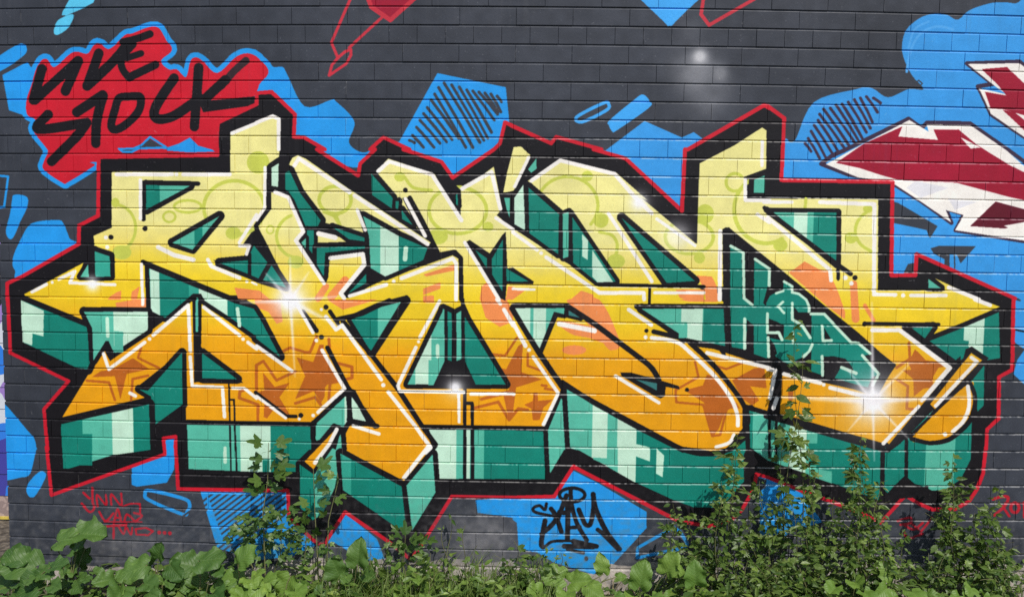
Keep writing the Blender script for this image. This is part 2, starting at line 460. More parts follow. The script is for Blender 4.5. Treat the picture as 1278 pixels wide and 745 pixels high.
P D i 708,20 800,20 1000,230 1070,240 1150,312 1085,325 1205,462 1160,485 1130,560 1050,540 880,490 930,405 1030,450 1000,390 960,345 880,328 800,328 790,470 705,440
P K i 802,115 862,212 805,208
L K 7 h 75,0 75,744
L K 7.5 i 75,0 85,270
L L 3.6 h 100,105 195,155 200,495 262,545
L L 3.6 h 283,203 390,275 388,400
L L 3.2 h 500,370 560,405 560,450 610,462 665,505 690,560 687,595
L L 3 h 440,458 495,440
L L 3.2 h 492,522 455,555 500,605
L L 3.2 h 562,530 562,650 630,700
L L 3.6 i 375,10 375,152 460,152 485,205
L L 3.6 i 380,188 385,332
L L 4 i 205,50 205,270
L L 3.6 i 560,0 562,55 630,90 695,190
L L 3 i 565,150 567,230
L L 3.6 i 712,240 690,290 645,332
L L 3.6 i 702,12 800,12 1000,225 1055,230 1145,308
L L 3.6 i 1085,322 1208,460 1165,545
L L 4 i 930,412 1038,455
L L 3.4 i 785,100 790,212 855,210
L L 3.6 i 785,328 788,470
P K b2 1050,390 1075,385 b3 20,590 h 480,280 430,290 100,10 40,20
L K 5 b2 1250,290 b3 -10,300
# ---- white highlights
L W 5 b0 578,124 855,124
D W 2.6 b0 876,124
L W 5 b0 910,124 1140,124
L W 4.5 b0 697,152 697,345
D W 2.6 b0 525,437
D W 2.6 b0 532,485
L W 5.5 b0 785,485 865,525 960,548
L W 5 b0 1032,548 1050,580 1190,638
D W 2 b0 1225,656
L W 2.5 b0 1250,660 1275,672
L W 4.5 b0 1275,325 1190,462
L W 4.5 b0 1190,478 1238,478 1225,520
L W 4 b0 158,708 230,670
D W 2 b0 258,660
L W 4 b0 290,645 372,605 345,662 570,672
L W 4 b0 702,570 708,745
L W 4 c0 708,0 708,25
L W 4.5 a0 1152,665 1275,615
L W 4.5 a1 0,612 80,580 110,595 110,745
L W 4 b1 42,90 40,290 0,350
L W 5 b1 92,212 158,238 232,408 195,452 335,665
L W 5 b1 188,80 210,45 450,205
D W 3 b1 461,212
L W 5 b1 488,230 850,470
L W 4.5 b1 500,300 540,400
L W 6 b1 308,418 390,438
L W 5.5 b1 368,540 528,520 535,572 418,715 435,738
L W 4.5 b1 462,728 645,672
D W 2.4 b1 682,655
L W 5 b1 720,640 975,542 992,565 992,745
L W 5 b1 605,108 658,60 872,125 1018,352
L W 5 b1 1022,195 1168,112 1212,295
L W 4.5 b1 740,245 838,430
L W 4.5 b1 1035,462 1205,745
L W 4.5 b1 1190,340 1275,398
L W 4 b2 8,185 78,40
L W 5 b2 92,155 235,55 505,122 600,230 690,318
L W 4 b2 715,345 905,478
L W 4.5 b2 0,412 120,500
D W 2.4 b2 140,515
L W 5 b2 165,535 400,692 430,712 650,712 652,745
L W 4.5 b2 475,318 690,655
L W 4 b2 705,712 950,712
L W 5 b2 1030,405 1028,745
L W 4.5 b2 1155,152 1155,252 1275,255
L W 4 b2 1240,-40 1238,80
L W 3.5 b2 0,692 105,696
L W 4.5 b2 1215,322 1275,362
L W 5 b3 0,340 310,598 315,650
L W 4.5 b3 -20,262 120,262
L W 5 b3 260,262 530,272 528,720 635,722
D W 2.8 b3 673,725
L W 4.5 b3 712,725 885,725
D W 2.8 b3 415,665
D W 3 b3 385,637
L W 5 b3 900,685 1050,745
L W 5 c3 1030,0 1105,28
L W 4.5 c0 515,270 540,347 718,213
D W 2.4 c0 742,196
L W 4.5 c0 760,178 935,28 945,258
L W 4.5 c0 945,285 955,430 1105,436 1115,582
L W 4 c0 1155,440 1212,440 1275,490
L W 4 c1 0,480 145,588
L W 4.5 c0 1012,38 1190,178
D W 2.4 c0 1208,197
L W 4.5 c0 1232,213 1275,245
L W 4.5 c1 0,230 175,355
L W 4.5 c0 645,465 672,479
L W 4.5 c1 205,35 280,165
L W 5 c1 345,85 395,150 425,128 620,398
D W 2.8 c1 630,425
L W 5 c1 655,460 790,630 865,735 840,760
L W 5 d1 855,-5 733,152
L W 4.5 c1 325,252 437,442 305,560
D W 2.4 c1 281,576
D W 2.4 c1 297,204
D W 2 c1 322,50
D W 2 c1 212,593
L W 4.5 c1 480,628 608,667
L W 4.5 c1 910,8 812,188
D W 2 c1 805,210
L W 4.5 c1 792,238 702,428 712,455 1030,460
L W 4 c1 1005,470 1007,608
L W 4 c1 1065,470 1275,468
L W 4 c2 0,470 5,470
L W 5 c1 398,645 360,720 d1 290,78
L W 4.5 c1 1195,0 1212,22
L W 5 c1 1230,50 1275,128
L W 5 c2 0,115 62,230
D W 2.4 c2 80,250
L W 4.5 c2 100,285 225,465 152,620
L W 6 c2 230,122 405,155
L W 5 c2 575,50 688,127
D W 2.6 c2 660,187
Q W 5 c2 690,190 810,210 880,262 1000,378 1080,485 1115,570 1118,625
Q W 4.5 c2 1098,672 1075,710 1010,732
L W 4.5 c2 510,380 725,512
L W 5 c2 965,265 1275,340
L W 5 c3 0,345 38,352 10,490
L W 5 c3 80,370 262,415
D W 2.4 c3 278,423
L W 5 c3 310,438 500,485
L W 5.5 c3 520,152 655,152 905,340 775,492
D W 2 c3 765,502
L W 4.5 c3 750,530 575,715
L W 4.5 c3 1012,288 1040,308 835,528
Q W 5 c3 995,432 1002,520 975,600 920,655
D W 2.8 c3 882,669
# ---- lower tags
Q T1 3.2 o 622,330 668,372
Q T1 3.2 o 690,292 692,400 705,440 685,468 660,465 610,410
Q T1 2.7 o 728,430 725,345 792,422 790,345
Q T1 2.7 o 832,420 832,340 905,425 905,335
Q T1 2.3 o 915,432 975,412 1045,412
Q T1 2.5 o 1045,412 1048,480
Q T1 2.9 o 742,470 790,540 848,482
Q T1 2.9 o 850,560 880,450 905,540
Q T1 2.7 o 858,515 905,515
Q T1 2.9 o 930,540 950,490 1000,535
Q T1 2.9 o 1000,480 1060,500 1010,545
Q T1 1.8 o 780,545 1060,547
Q T1 2.9 o 790,580 940,570
Q T1 3.2 o 850,560 850,668
Q T1 2.7 o 885,575 925,635 945,560
Q T1 2.7 o 950,590 980,640 990,590
C T1 2.7 o 1015,600 1090,590 1145,615 1110,645 1020,640
D T1 2.6 o 1190,627
D T1 2.6 o 1230,629
D T1 2.6 o 1270,632
Q T1 3.8 p 1040,510 1095,492 1155,495 1130,560 1050,632
Q T1 3.2 p 1110,560 1165,640
O T1 4 g 1266.3,633.5 5,6
Q T1 3.6 p 1278,535 1278,645
Q T1 1.8 p 1130,538 1300,540
Q T1 3.1 p 310,675 400,650 410,690 330,705
Q T1 3.1 p 350,700 430,742 500,690
Q T1 3.1 d3 760,420 790,385 815,350
Q T1 3.2 d3 680,425 700,455 770,430
Q T1 2.9 d3 710,375 750,410
# black tag on blue
Q K 4.1 n 250,410 238,455 200,425 155,440 160,470 240,492 330,508
Q K 6.1 n 285,448 320,500 362,620
Q K 6.1 n 350,470 300,560 215,638
Q K 6.6 n 240,540 212,700 225,735
Q K 6.6 n 410,420 410,560 408,672
O K 4.4 n 443,345 95,52
Q K 5.6 n 430,300 440,420 480,560 552,682
Q K 4.9 n 420,590 500,585
Q K 6.1 n 380,480 430,460
Q K 6.1 n 492,455 520,520 545,568 580,560 602,450 602,340
Q K 6.6 n 600,340 620,450 700,620 790,742
Q K 5.6 n 635,605 720,670 800,750
Q K 6.1 n 400,350 330,540
Q K 3.9 d2 165,490 200,468 300,466
Q K 6.6 d2 300,468 415,492
Q K 6.6 d2 255,492 400,494
Q K 4.1 d2 270,508 350,525
E K d2 365,552 10,12
P K d2 410,405 425,402 540,510 520,518
# ---- glows
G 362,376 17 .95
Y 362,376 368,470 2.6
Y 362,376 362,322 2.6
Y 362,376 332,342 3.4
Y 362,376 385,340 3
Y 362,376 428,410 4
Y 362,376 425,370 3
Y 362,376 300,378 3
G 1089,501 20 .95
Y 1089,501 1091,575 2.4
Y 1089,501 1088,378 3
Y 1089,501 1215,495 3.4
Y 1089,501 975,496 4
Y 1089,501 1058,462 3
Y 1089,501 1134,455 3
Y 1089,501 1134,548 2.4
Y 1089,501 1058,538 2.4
G 568,484 7.5 .9
G 797,253 8 .9
G 845,295 15 .5
G 115,355 8 .9
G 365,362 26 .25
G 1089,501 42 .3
G 568,486 17 .22
G 797,253 15 .2
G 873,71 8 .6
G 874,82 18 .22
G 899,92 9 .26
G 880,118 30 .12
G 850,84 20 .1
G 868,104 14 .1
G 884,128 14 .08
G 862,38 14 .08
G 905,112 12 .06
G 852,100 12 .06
'''
# ------------------------------------------------------------------ the mural: its shapes drawn as vector paint on the wall plane
TILE = {'g': (0, 0, 1), 'h': (895, 290, 6), 'i': (895, 390, 6), 'j': (280, 420, 6), 'k': (580, 400, 6),
        'm': (1080, 400, 6.4545), 'n': (640, 560, 6), 'o': (0, 560, 6), 'p': (1070, 540, 6.144)}
for _i, _r0 in enumerate('abcd'):
    for _c in range(4):
        TILE[_r0 + str(_c)] = ((0, 320, 640, 958)[_c], (0, 187, 374, 558)[_i], 3.984)
COL = dict(N=(61, 64, 72), K=(31, 29, 32), K2=(56, 42, 46), B=(42, 151, 229), B2=(60, 152, 224), B3=(80, 165, 232), LB=(92, 200, 238), LB2=(66, 164, 236),
           R=(202, 34, 50), RD=(196, 52, 66), MR=(158, 26, 52), MD=(96, 22, 42), W=(246, 240, 232), GW=(224, 222, 226),
           HT=(62, 48, 68), Sc=(225, 225, 225), D=(22, 127, 111), D2=(60, 150, 135), M=(88, 182, 158), M2=(56, 160, 140), L=(194, 228, 204),
           DG=(60, 120, 118), SA=(238, 142, 82), BR=(184, 99, 38), LI=(200, 206, 88), T1=(182, 36, 50))
SIL = ('b0 35,745 35,665 110,630 390,470 392,378 487,330 490,38 1080,28 a0 1076,700 1082,612 1275,520 a1 0,465 75,460 190,570 185,682 235,685 340,745 '
       'b1 300,0 505,130 515,70 590,0 a1 565,745 630,685 760,745 b1 730,0 920,62 975,140 1180,0 a1 1210,715 1235,610 1275,630 a2 190,715 215,683 440,745 '
       'b2 400,0 560,45 840,305 855,0 a2 870,745 1250,525 1275,540 a3 0,530 82,590 75,745 b3 68,152 620,162 615,625 735,625 740,520 1230,740 '
       'c3 1222,0 1215,350 1150,385 1148,590 1090,645 1085,745 d3 1085,0 1070,130 1040,210 1000,270 930,308 820,310 750,280 685,240 560,375 480,335 330,275 180,222 0,150 '
       'd2 1210,135 1200,200 1140,310 1090,360 980,393 830,370 780,345 300,97 205,245 0,250 d1 970,245 830,470 768,558 650,465 440,322 335,485 300,478 160,350 155,215 0,215 '
       'd0 885,208 872,0 c0 872,680 812,690 d0 820,35 255,238 230,0 c0 235,745 218,545 340,405 50,265 38,0')
PX = 0.0021
TX0, TX1, TZ0, TZ1 = -2.95, 3.05, -0.08, 3.38
TW, TH = int((TX1 - TX0) / PX), int((TZ1 - TZ0) / PX)
SC = 0.00415 / PX                     # canvas cells per millimetre-ish photo unit
canvas = np.empty((TH, TW, 3), np.float32)
yy, xx = np.mgrid[0:TH, 0:TW].astype(np.float32)
def vnoise(cell, seed, h=TH, w_=TW):
    r = np.random.default_rng(seed); gh, gw = int(h / cell) + 3, int(w_ / cell) + 3
    g = r.random((gh, gw)).astype(np.float32)
    Y = np.arange(h) / cell; X = np.arange(w_) / cell
    y0 = Y.astype(int); x0 = X.astype(int); fy = (Y - y0).astype(np.float32); fx = (X - x0).astype(np.float32)
    fy = fy * fy * (3 - 2 * fy); fx = fx * fx * (3 - 2 * fx)
    a = g[y0][:, x0]; b = g[y0][:, x0 + 1]; c = g[y0 + 1][:, x0]; d = g[y0 + 1][:, x0 + 1]
    return (a * (1 - fx) + b * fx) * (1 - fy[:, None]) + (c * (1 - fx) + d * fx) * fy[:, None]
def tocv(pts):
    q = wallxz(pts); return np.stack([(q[:, 0] - TX0) / PX, (q[:, 1] - TZ0) / PX], 1)
def parse(tok):
    org = TILE['g']; out = []
    for t in tok:
        if t in TILE: org = TILE[t]
        else:
            x, y = t.split(','); out.append((org[0] + float(x) / org[2], org[1] + float(y) / org[2]))
    return out
def box(x0, y0, x1, y1):
    return max(0, int(x0)), max(0, int(y0)), min(TW, int(x1) + 2), min(TH, int(y1) + 2)
def m_poly(c):
    x0, y0, x1, y1 = box(c[:, 0].min(), c[:, 1].min(), c[:, 0].max(), c[:, 1].max())
    if x1 <= x0 or y1 <= y0: return None
    m = np.zeros((y1 - y0, x1 - x0), bool); xs = np.arange(x0, x1) + .5
    for i in range(len(c)):
        ax, ay = c[i - 1]; bx, by = c[i]
        if ay == by: continue
        if ay > by: ax, ay, bx, by = bx, by, ax, ay
        r0, r1 = max(y0, math.ceil(ay - .5)), min(y1, math.ceil(by - .5))
        if r1 <= r0: continue
        ys = np.arange(r0, r1) + .5
        xc = ax + (ys - ay) * (bx - ax) / (by - ay)
        m[r0 - y0:r1 - y0] ^= xs[None, :] > xc[:, None]
    return m, x0, y0, x1, y1
def put(m, x0, y0, x1, y1, col, a=1.0):
    reg = canvas[y0:y1, x0:x1]
    src = FG[y0:y1, x0:x1][m] if isinstance(col, str) and col == 'F' else np.array(COL[col] if isinstance(col, str) else col, np.float32)
    reg[m] = reg[m] * (1 - a) + src * a
def poly(pts, col, a=1.0):
    r = m_poly(tocv(pts))
    if r: put(*r, col, a)
def seg(c0, c1, w0, w1, col, a=1.0):
    R_ = max(w0, w1)
    x0, y0, x1, y1 = box(min(c0[0], c1[0]) - R_, min(c0[1], c1[1]) - R_, max(c0[0], c1[0]) + R_, max(c0[1], c1[1]) + R_)
    if x1 <= x0 or y1 <= y0: return
    X = xx[y0:y1, x0:x1] - c0[0]; Y = yy[y0:y1, x0:x1] - c0[1]
    dx, dy = c1[0] - c0[0], c1[1] - c0[1]; L2 = dx * dx + dy * dy + 1e-6
    t = np.clip((X * dx + Y * dy) / L2, 0, 1)
    d = np.hypot(X - t * dx, Y - t * dy)
    put(d < (w0 + (w1 - w0) * t), x0, y0, x1, y1, col, a)
_wr = random.Random(3)
def stroke(pts, wd, col, closed=False, wob=.07):
    c = tocv(pts); wd = wd * SC / 2
    if closed: c = np.vstack([c, c[:1]])
    w0 = wd
    for i in range(len(c) - 1):
        w1 = wd * (1 + _wr.uniform(-wob, wob)); seg(c[i], c[i + 1], w0, w1, col); w0 = w1
def smooth(pts, closed=False, n=6):
    P_ = [np.array(q, float) for q in pts]; m_ = len(P_)
    if m_ < 3: return pts
    g = (lambda i: P_[i % m_]) if closed else (lambda i: P_[min(max(i, 0), m_ - 1)])
    out = []
    for i in range(m_ if closed else m_ - 1):
        a, b_, c, d = g(i - 1), g(i), g(i + 1), g(i + 2)
        for k in range(n):
            t = k / n; out.append(tuple(.5 * (2 * b_ + (c - a) * t + (2 * a - 5 * b_ + 4 * c - d) * t * t + (3 * b_ - a - 3 * c + d) * t ** 3)))
    if not closed: out.append(tuple(P_[-1]))
    return out
def ell(cx, cy, rx, ry, a0=0, a1=360, n=28):
    return [(cx + rx * math.cos(math.radians(a0 + (a1 - a0) * i / n)), cy + ry * math.sin(math.radians(a0 + (a1 - a0) * i / n))) for i in range(n + 1)]
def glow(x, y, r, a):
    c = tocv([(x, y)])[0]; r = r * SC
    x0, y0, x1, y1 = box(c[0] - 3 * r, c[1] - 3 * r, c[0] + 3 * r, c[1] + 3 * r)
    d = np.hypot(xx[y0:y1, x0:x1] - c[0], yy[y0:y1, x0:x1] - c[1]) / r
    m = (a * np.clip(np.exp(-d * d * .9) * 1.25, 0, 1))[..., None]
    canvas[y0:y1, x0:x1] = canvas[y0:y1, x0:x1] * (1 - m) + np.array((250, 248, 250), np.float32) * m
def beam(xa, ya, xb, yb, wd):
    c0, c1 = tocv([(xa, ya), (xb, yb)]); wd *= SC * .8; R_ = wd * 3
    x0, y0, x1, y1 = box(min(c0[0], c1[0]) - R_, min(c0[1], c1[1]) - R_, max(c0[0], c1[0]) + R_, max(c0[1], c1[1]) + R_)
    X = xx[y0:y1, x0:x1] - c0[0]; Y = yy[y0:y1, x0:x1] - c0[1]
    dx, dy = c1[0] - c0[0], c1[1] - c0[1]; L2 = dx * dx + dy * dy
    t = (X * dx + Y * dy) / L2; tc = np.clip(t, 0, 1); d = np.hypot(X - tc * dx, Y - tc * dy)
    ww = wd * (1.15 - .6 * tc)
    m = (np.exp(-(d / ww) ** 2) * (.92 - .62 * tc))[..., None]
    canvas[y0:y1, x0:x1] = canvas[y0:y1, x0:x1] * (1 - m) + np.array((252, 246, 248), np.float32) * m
# ground coat of dark grey, rolled on in patches
n1, n2, n3 = vnoise(160, 1), vnoise(22, 2), vnoise(2.2, 3)
base = np.array(COL['N'], np.float32)
canvas[:] = base * (1 + .10 * (n1 - .5) + .07 * (n2 - .5))[..., None]
# letter fill: cream fading through yellow to orange, sprayed downwards
gx = CX + (xx * PX + TX0) / 0.004165; gy = CY - ((yy * PX + TZ0) - at(CX, CY).z) / 0.00417
ys_ = gy + 24 * np.clip((450 - gx) / 330, 0, 1) + 6 * (n2 - .5) + 4 * (n3 - .5) - 8 * np.clip((gx - 900) / 300, 0, 1)
stops = [(0, (238, 230, 150)), (300, (238, 229, 148)), (328, (240, 222, 118)), (345, (238, 214, 80)), (370, (236, 204, 48)), (402, (236, 198, 42)),
         (424, (236, 184, 36)), (444, (234, 166, 30)), (470, (231, 159, 25)), (1000, (229, 156, 24))]
FG = np.stack([np.interp(ys_, [s[0] for s in stops], [s[1][c] for s in stops]) for c in range(3)], -1).astype(np.float32)
INNER = parse('d0 1030,232 d1 145,232 140,330 200,410 150,480 d0 1275,470 1108,455'.split())
for line in PAINT.strip().split('\n'):
    if not line or line[0] == '#': continue
    op, *tk = line.split()
    if op in 'PV':
        col = tk[0]; tk = tk[1:]
        if tk[0][0] == 'F' and tk[0][1:].isdigit(): tk = tk[1:]
        q_ = parse(SIL.split() if tk == ['SIL'] else tk); poly(smooth(q_, True, 5) if op == 'V' else q_, col)
    elif op in 'LC':
        pts = parse(SIL.split() if tk[2:] == ['SIL'] else tk[2:])
        stroke(pts, float(tk[1]), tk[0], op == 'C')
    elif op in 'QU': stroke(smooth(parse(tk[2:]), op == 'U'), float(tk[1]), tk[0], op == 'U', .03)
    elif op == 'H':
        o_ = TILE[tk[2]]
        for q in tk[3:]:
            a, b, c, d = map(float, q.split(','))
            stroke([(o_[0] + a / o_[2], o_[1] + b / o_[2]), (o_[0] + (a + c) / 2 / o_[2] + .6, o_[1] + (b + d) / 2 / o_[2]), (o_[0] + c / o_[2], o_[1] + d / o_[2])], float(tk[1]), tk[0], wob=.14)
    elif op == 'X':
        cin = tocv(INNER); r = m_poly(cin)
        m, x0, y0, x1, y1 = r
        keep = canvas[y0:y1, x0:x1].copy()
        for i in range(14):
            X = 268 + i * 9.6; stroke([(X, 614), (X - 62, 614 + 47)], float(tk[1]), 'N', wob=.2)
            stroke([(X - 62, 661), (X - 96, 688)], float(tk[1]), 'N', wob=.2)
        reg = canvas[y0:y1, x0:x1]; reg[~m] = keep[~m]
    elif op == 'D':
        p = parse(tk[2:])[0]; c = tocv([p])[0]; seg(c, c, float(tk[1]) * SC, float(tk[1]) * SC, tk[0])
    elif op in 'EO':
        k = 1 if op == 'E' else 2
        o_ = TILE[tk[k]]; cx, cy = map(float, tk[k + 1].split(',')); rx, ry = map(float, tk[k + 2].split(','))
        a0, a1 = (map(float, tk[k + 3].split(',')) if len(tk) > k + 3 else (0, 360))
        pts = ell(o_[0] + cx / o_[2], o_[1] + cy / o_[2], rx / o_[2], ry / o_[2], a0, a1)
        if op == 'E': poly(pts, tk[0])
        else: stroke(pts, float(tk[1]), tk[0], wob=.03)
    elif op == 'T':
        parts = ' '.join(tk).split(' | ')
        t0 = parts[0].split(); pts = parse(t0[2:])
        stroke(pts, float(t0[1]) * 2, 'K', True, .1)
        m, x0, y0, x1, y1 = m_poly(tocv(pts)); put(m, x0, y0, x1, y1, t0[0])
        for s_ in parts[1:]:
            tl, a, col, b = s_.split(); o_ = TILE[tl]
            zc = CY - 0.0
            xa = (wallxz([(o_[0] + float(a) / o_[2], o_[1] + 90)])[0, 0] - TX0) / PX; xb = (wallxz([(o_[0] + float(b) / o_[2], o_[1] + 90)])[0, 0] - TX0) / PX
            mm = m & (xx[y0:y1, x0:x1] >= xa) & (xx[y0:y1, x0:x1] < xb); put(mm, x0, y0, x1, y1, col)
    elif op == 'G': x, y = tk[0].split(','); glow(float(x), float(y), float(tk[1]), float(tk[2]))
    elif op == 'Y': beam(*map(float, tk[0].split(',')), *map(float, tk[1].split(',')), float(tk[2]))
del gx, gy, ys_, FG
# footing stays bare below the paint; uneven lower edge of the paint
_e = [at(*q) for q in ((-60, 705), (300, 712), (380, 697), (480, 700), (560, 700), (640, 702), (690, 710), (745, 716), (762, 703), (900, 702), (1330, 705))]
edge = np.interp(np.arange(TW) * PX + TX0, [q.x for q in _e], [q.z for q in _e])
foot = (yy * PX + TZ0) < (edge[None, :] + .035 * (vnoise(40, 9) - .5) + .02 * (n2 - .5))
gcol = np.array((176, 166, 158), np.float32) * (1 + .22 * (n2 - .5) + .18 * (n3 - .5) + .12 * (n1 - .5))[..., None]
canvas[foot] = gcol[foot]
# splash-back dirt and thin paint near the foot, paint wear everywhere
low = np.clip((.62 - (yy * PX + TZ0)) / .4, 0, 1) * (vnoise(9, 11) ** 2)
gm = ((xx * PX + TX0 > -.25) & (xx * PX + TX0 < .1))
for _x, _y, _rx, _ry, _a in ((600, 672, 44, 34, .8), (160, 680, 60, 14, .45), (1210, 470, 40, 30, .12), (960, 690, 200, 26, .2), (620, 697, 400, 9, .22)):
    _c = tocv([(_x, _y)])[0]; _g = np.exp(-(((xx - _c[0]) / (_rx * SC)) ** 2 + ((yy - _c[1]) / (_ry * SC)) ** 2)) * _a * (.55 + .9 * vnoise(14, int(_x))) * (canvas[..., 2] - canvas[..., 0] < 60)
    canvas += (np.array((128, 126, 130), np.float32) - canvas) * np.clip(_g, 0, .8)[..., None]
streak = np.clip(vnoise(7, 51)[:1] * 1.6 - .95, 0, 1) * np.clip(vnoise(190, 52) * 2 - .9, 0, 1)
canvas += (np.array((118, 116, 116), np.float32) - canvas) * (streak * .16)[..., None]
canvas += (np.array((120, 118, 118), np.float32) - canvas) * (low * .55)[..., None]
canvas *= (1 + .05 * (n1 - .5) + .06 * (n2 - .5) + .05 * (n3 - .5))[..., None]
chips = (vnoise(1.6, 21) > .968) & (vnoise(30, 22) > .42)
canvas[chips] = canvas[chips] * .45 + 205 * .55
# head joints: pale line drawn along part of some of them
_hr = random.Random(19)
for k in range(-1, 31):
    hd_ = (k - 1) % 6 == 0
    n = .25 if hd_ else (0 if k % 2 == 0 else .5)
    while n < 19:
        if _hr.random() < .3:
            f0 = _hr.uniform(0, .5); f1 = _hr.uniform(f0 + .2, 1)
            c_ = tocv([course_px(n, k + f0), course_px(n, k + f1)])
            seg(c_[0], c_[1], .28 * SC, .2 * SC, (205, 200, 196), _hr.uniform(.15, .55))
        n += .5 if hd_ else 1
# runs and scuffs in the ground coat
for _i in range(60):
    x_, y_ = _hr.uniform(0, 1278), _hr.uniform(0, 690); L_ = _hr.uniform(1, 5); a_ = _hr.uniform(0, 3.1)
    c_ = tocv([(x_, y_), (x_ + L_ * math.cos(a_), y_ + L_ * math.sin(a_))]); seg(c_[0], c_[1], .4 * SC, .2 * SC, (190, 188, 184), _hr.uniform(.2, .6))
# bed joints: sun glint on the brick ledges, painted in as pale lines
glint = np.zeros((TH, TW), np.float32)
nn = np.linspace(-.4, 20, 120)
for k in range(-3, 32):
    q = np.array([wallxz([course_px(n, k)])[0] for n in nn]); zc = (np.interp(np.arange(TW) * PX + TX0, q[:, 0], q[:, 1]) - TZ0) / PX - GLINT_OFF / PX
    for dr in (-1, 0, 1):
        r = np.clip(np.round(zc).astype(int) + dr, 0, TH - 1); glint[r, np.arange(TW)] = np.maximum(glint[r, np.arange(TW)], (1, .5)[abs(dr)])
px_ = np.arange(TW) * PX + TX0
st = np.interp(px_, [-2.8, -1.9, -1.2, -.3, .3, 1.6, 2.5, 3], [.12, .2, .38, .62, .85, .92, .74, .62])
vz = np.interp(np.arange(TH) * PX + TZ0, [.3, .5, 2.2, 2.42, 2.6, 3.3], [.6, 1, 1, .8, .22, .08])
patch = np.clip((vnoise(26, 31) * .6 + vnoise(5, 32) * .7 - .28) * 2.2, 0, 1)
la = (glint * st[None, :] * vz[:, None] * patch * GLINT_A * .9)[..., None]
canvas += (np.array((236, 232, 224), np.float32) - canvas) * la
canvas[-2:] = base; canvas[:, :2] = base; canvas[:, -2:] = base
# soft edge of the spray
cb = canvas.copy()
for ax in (0, 1):
    cb = (np.roll(cb, 1, ax) + 2 * cb + np.roll(cb, -1, ax)) / 4
canvas = np.clip(cb, 0, 255) / 255
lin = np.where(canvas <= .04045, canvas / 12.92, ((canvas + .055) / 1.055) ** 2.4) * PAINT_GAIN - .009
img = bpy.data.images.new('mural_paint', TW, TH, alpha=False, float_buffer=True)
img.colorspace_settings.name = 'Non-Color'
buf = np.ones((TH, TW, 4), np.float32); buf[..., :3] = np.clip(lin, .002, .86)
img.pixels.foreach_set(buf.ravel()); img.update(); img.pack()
del buf, lin, cb, canvas, glint

def paint_material():
    m, t, b = nodes('sprayed_mural_paint'); N = t.nodes; Lk = t.links
    g = N.new('ShaderNodeNewGeometry'); sx = N.new('ShaderNodeSeparateXYZ'); Lk.new(g.outputs['Position'], sx.inputs[0])
    def lin_(sock, lo, hi):
        r = N.new('ShaderNodeMapRange'); r.clamp = False; Lk.new(sock, r.inputs[0]); r.inputs[1].default_value = lo; r.inputs[2].default_value = hi; return r.outputs[0]
    cx = N.new('ShaderNodeCombineXYZ'); Lk.new(lin_(sx.outputs[0], TX0, TX0 + TW * PX), cx.inputs[0]); Lk.new(lin_(sx.outputs[2], TZ0, TZ0 + TH * PX), cx.inputs[1])
    im = N.new('ShaderNodeTexImage'); im.image = img; im.extension = 'EXTEND'; Lk.new(cx.outputs[0], im.inputs[0])
    oi = N.new('ShaderNodeObjectInfo'); 
    hv = N.new('ShaderNodeHueSaturation'); Lk.new(im.outputs[0], hv.inputs['Color'])
    mr = N.new('ShaderNodeMapRange'); Lk.new(oi.outputs['Random'], mr.inputs[0]); mr.inputs[3].default_value = .95; mr.inputs[4].default_value = 1.05
    Lk.new(mr.outputs[0], hv.inputs['Value']); Lk.new(hv.outputs[0], b.inputs['Base Color'])
    n = N.new('ShaderNodeTexNoise'); n.inputs['Scale'].default_value = 60; n.inputs['Detail'].default_value = 4; Lk.new(g.outputs['Position'], n.inputs['Vector'])
    n2_ = N.new('ShaderNodeTexNoise'); n2_.inputs['Scale'].default_value = 14; n2_.inputs['Detail'].default_value = 3; Lk.new(g.outputs['Position'], n2_.inputs['Vector'])
    ad = N.new('ShaderNodeMath'); ad.operation = 'ADD'; Lk.new(n.outputs[0], ad.inputs[0]); Lk.new(n2_.outputs[0], ad.inputs[1])
    bp = N.new('ShaderNodeBump'); bp.inputs['Strength'].default_value = .16; bp.inputs['Distance'].default_value = .003; Lk.new(ad.outputs[0], bp.inputs['Height'])
    Lk.new(bp.outputs[0], b.inputs['Normal'])
    rr = N.new('ShaderNodeMapRange'); Lk.new(n2_.outputs[0], rr.inputs[0]); rr.inputs[3].default_value = .42; rr.inputs[4].default_value = .65; Lk.new(rr.outputs[0], b.inputs['Roughness'])
    b.inputs['Specular IOR Level'].default_value = .3
    return m
M_PAINT = paint_material()

# ------------------------------------------------------------------ the wall: every brick laid in its course
def brick_mesh(L=1.0, Hh=1.0, D=.085, e=.0026):
    """brick, front at y=0, rounded arrises; L, Hh full size"""
    V = []; Fq = []
    rings = [(0.0, D), (0.0, e), (e * .3, e * .3), (e, 0.0)]
    for ins, y in rings:
        x, z, zt = L / 2 - ins * .3, Hh / 2 - ins * .5, Hh / 2 - ins * 1.3
        V += [(-x, y, -z), (x, y, -z), (x, y, zt), (-x, y, zt)]
    for r in range(3):
        for i in range(4):
            a, b = r * 4 + i, r * 4 + (i + 1) % 4
            Fq.append((a, b, b + 4, a + 4))
    Fq.append((12, 13, 14, 15))
    return V, Fq
wall = empty('brick_wall', (0, 0.0, 0), 'long painted brick wall covered by a large yellow, orange and green graffiti piece', 'wall')
BEDJ, HEADJ = .0074, .0015
brs = []
for k in range(-9, 31):
    hdr = (k - 1) % 6 == 0
    n = -2.75 if hdr else (-2.0 if k % 2 == 0 else -2.5)
    step = .5 if hdr else 1.0
    while n < 23:
        a, b = n, n + step
        mid = course((a + b) / 2, k + .5)
        brs.append((a, b, k, mid)); n += step
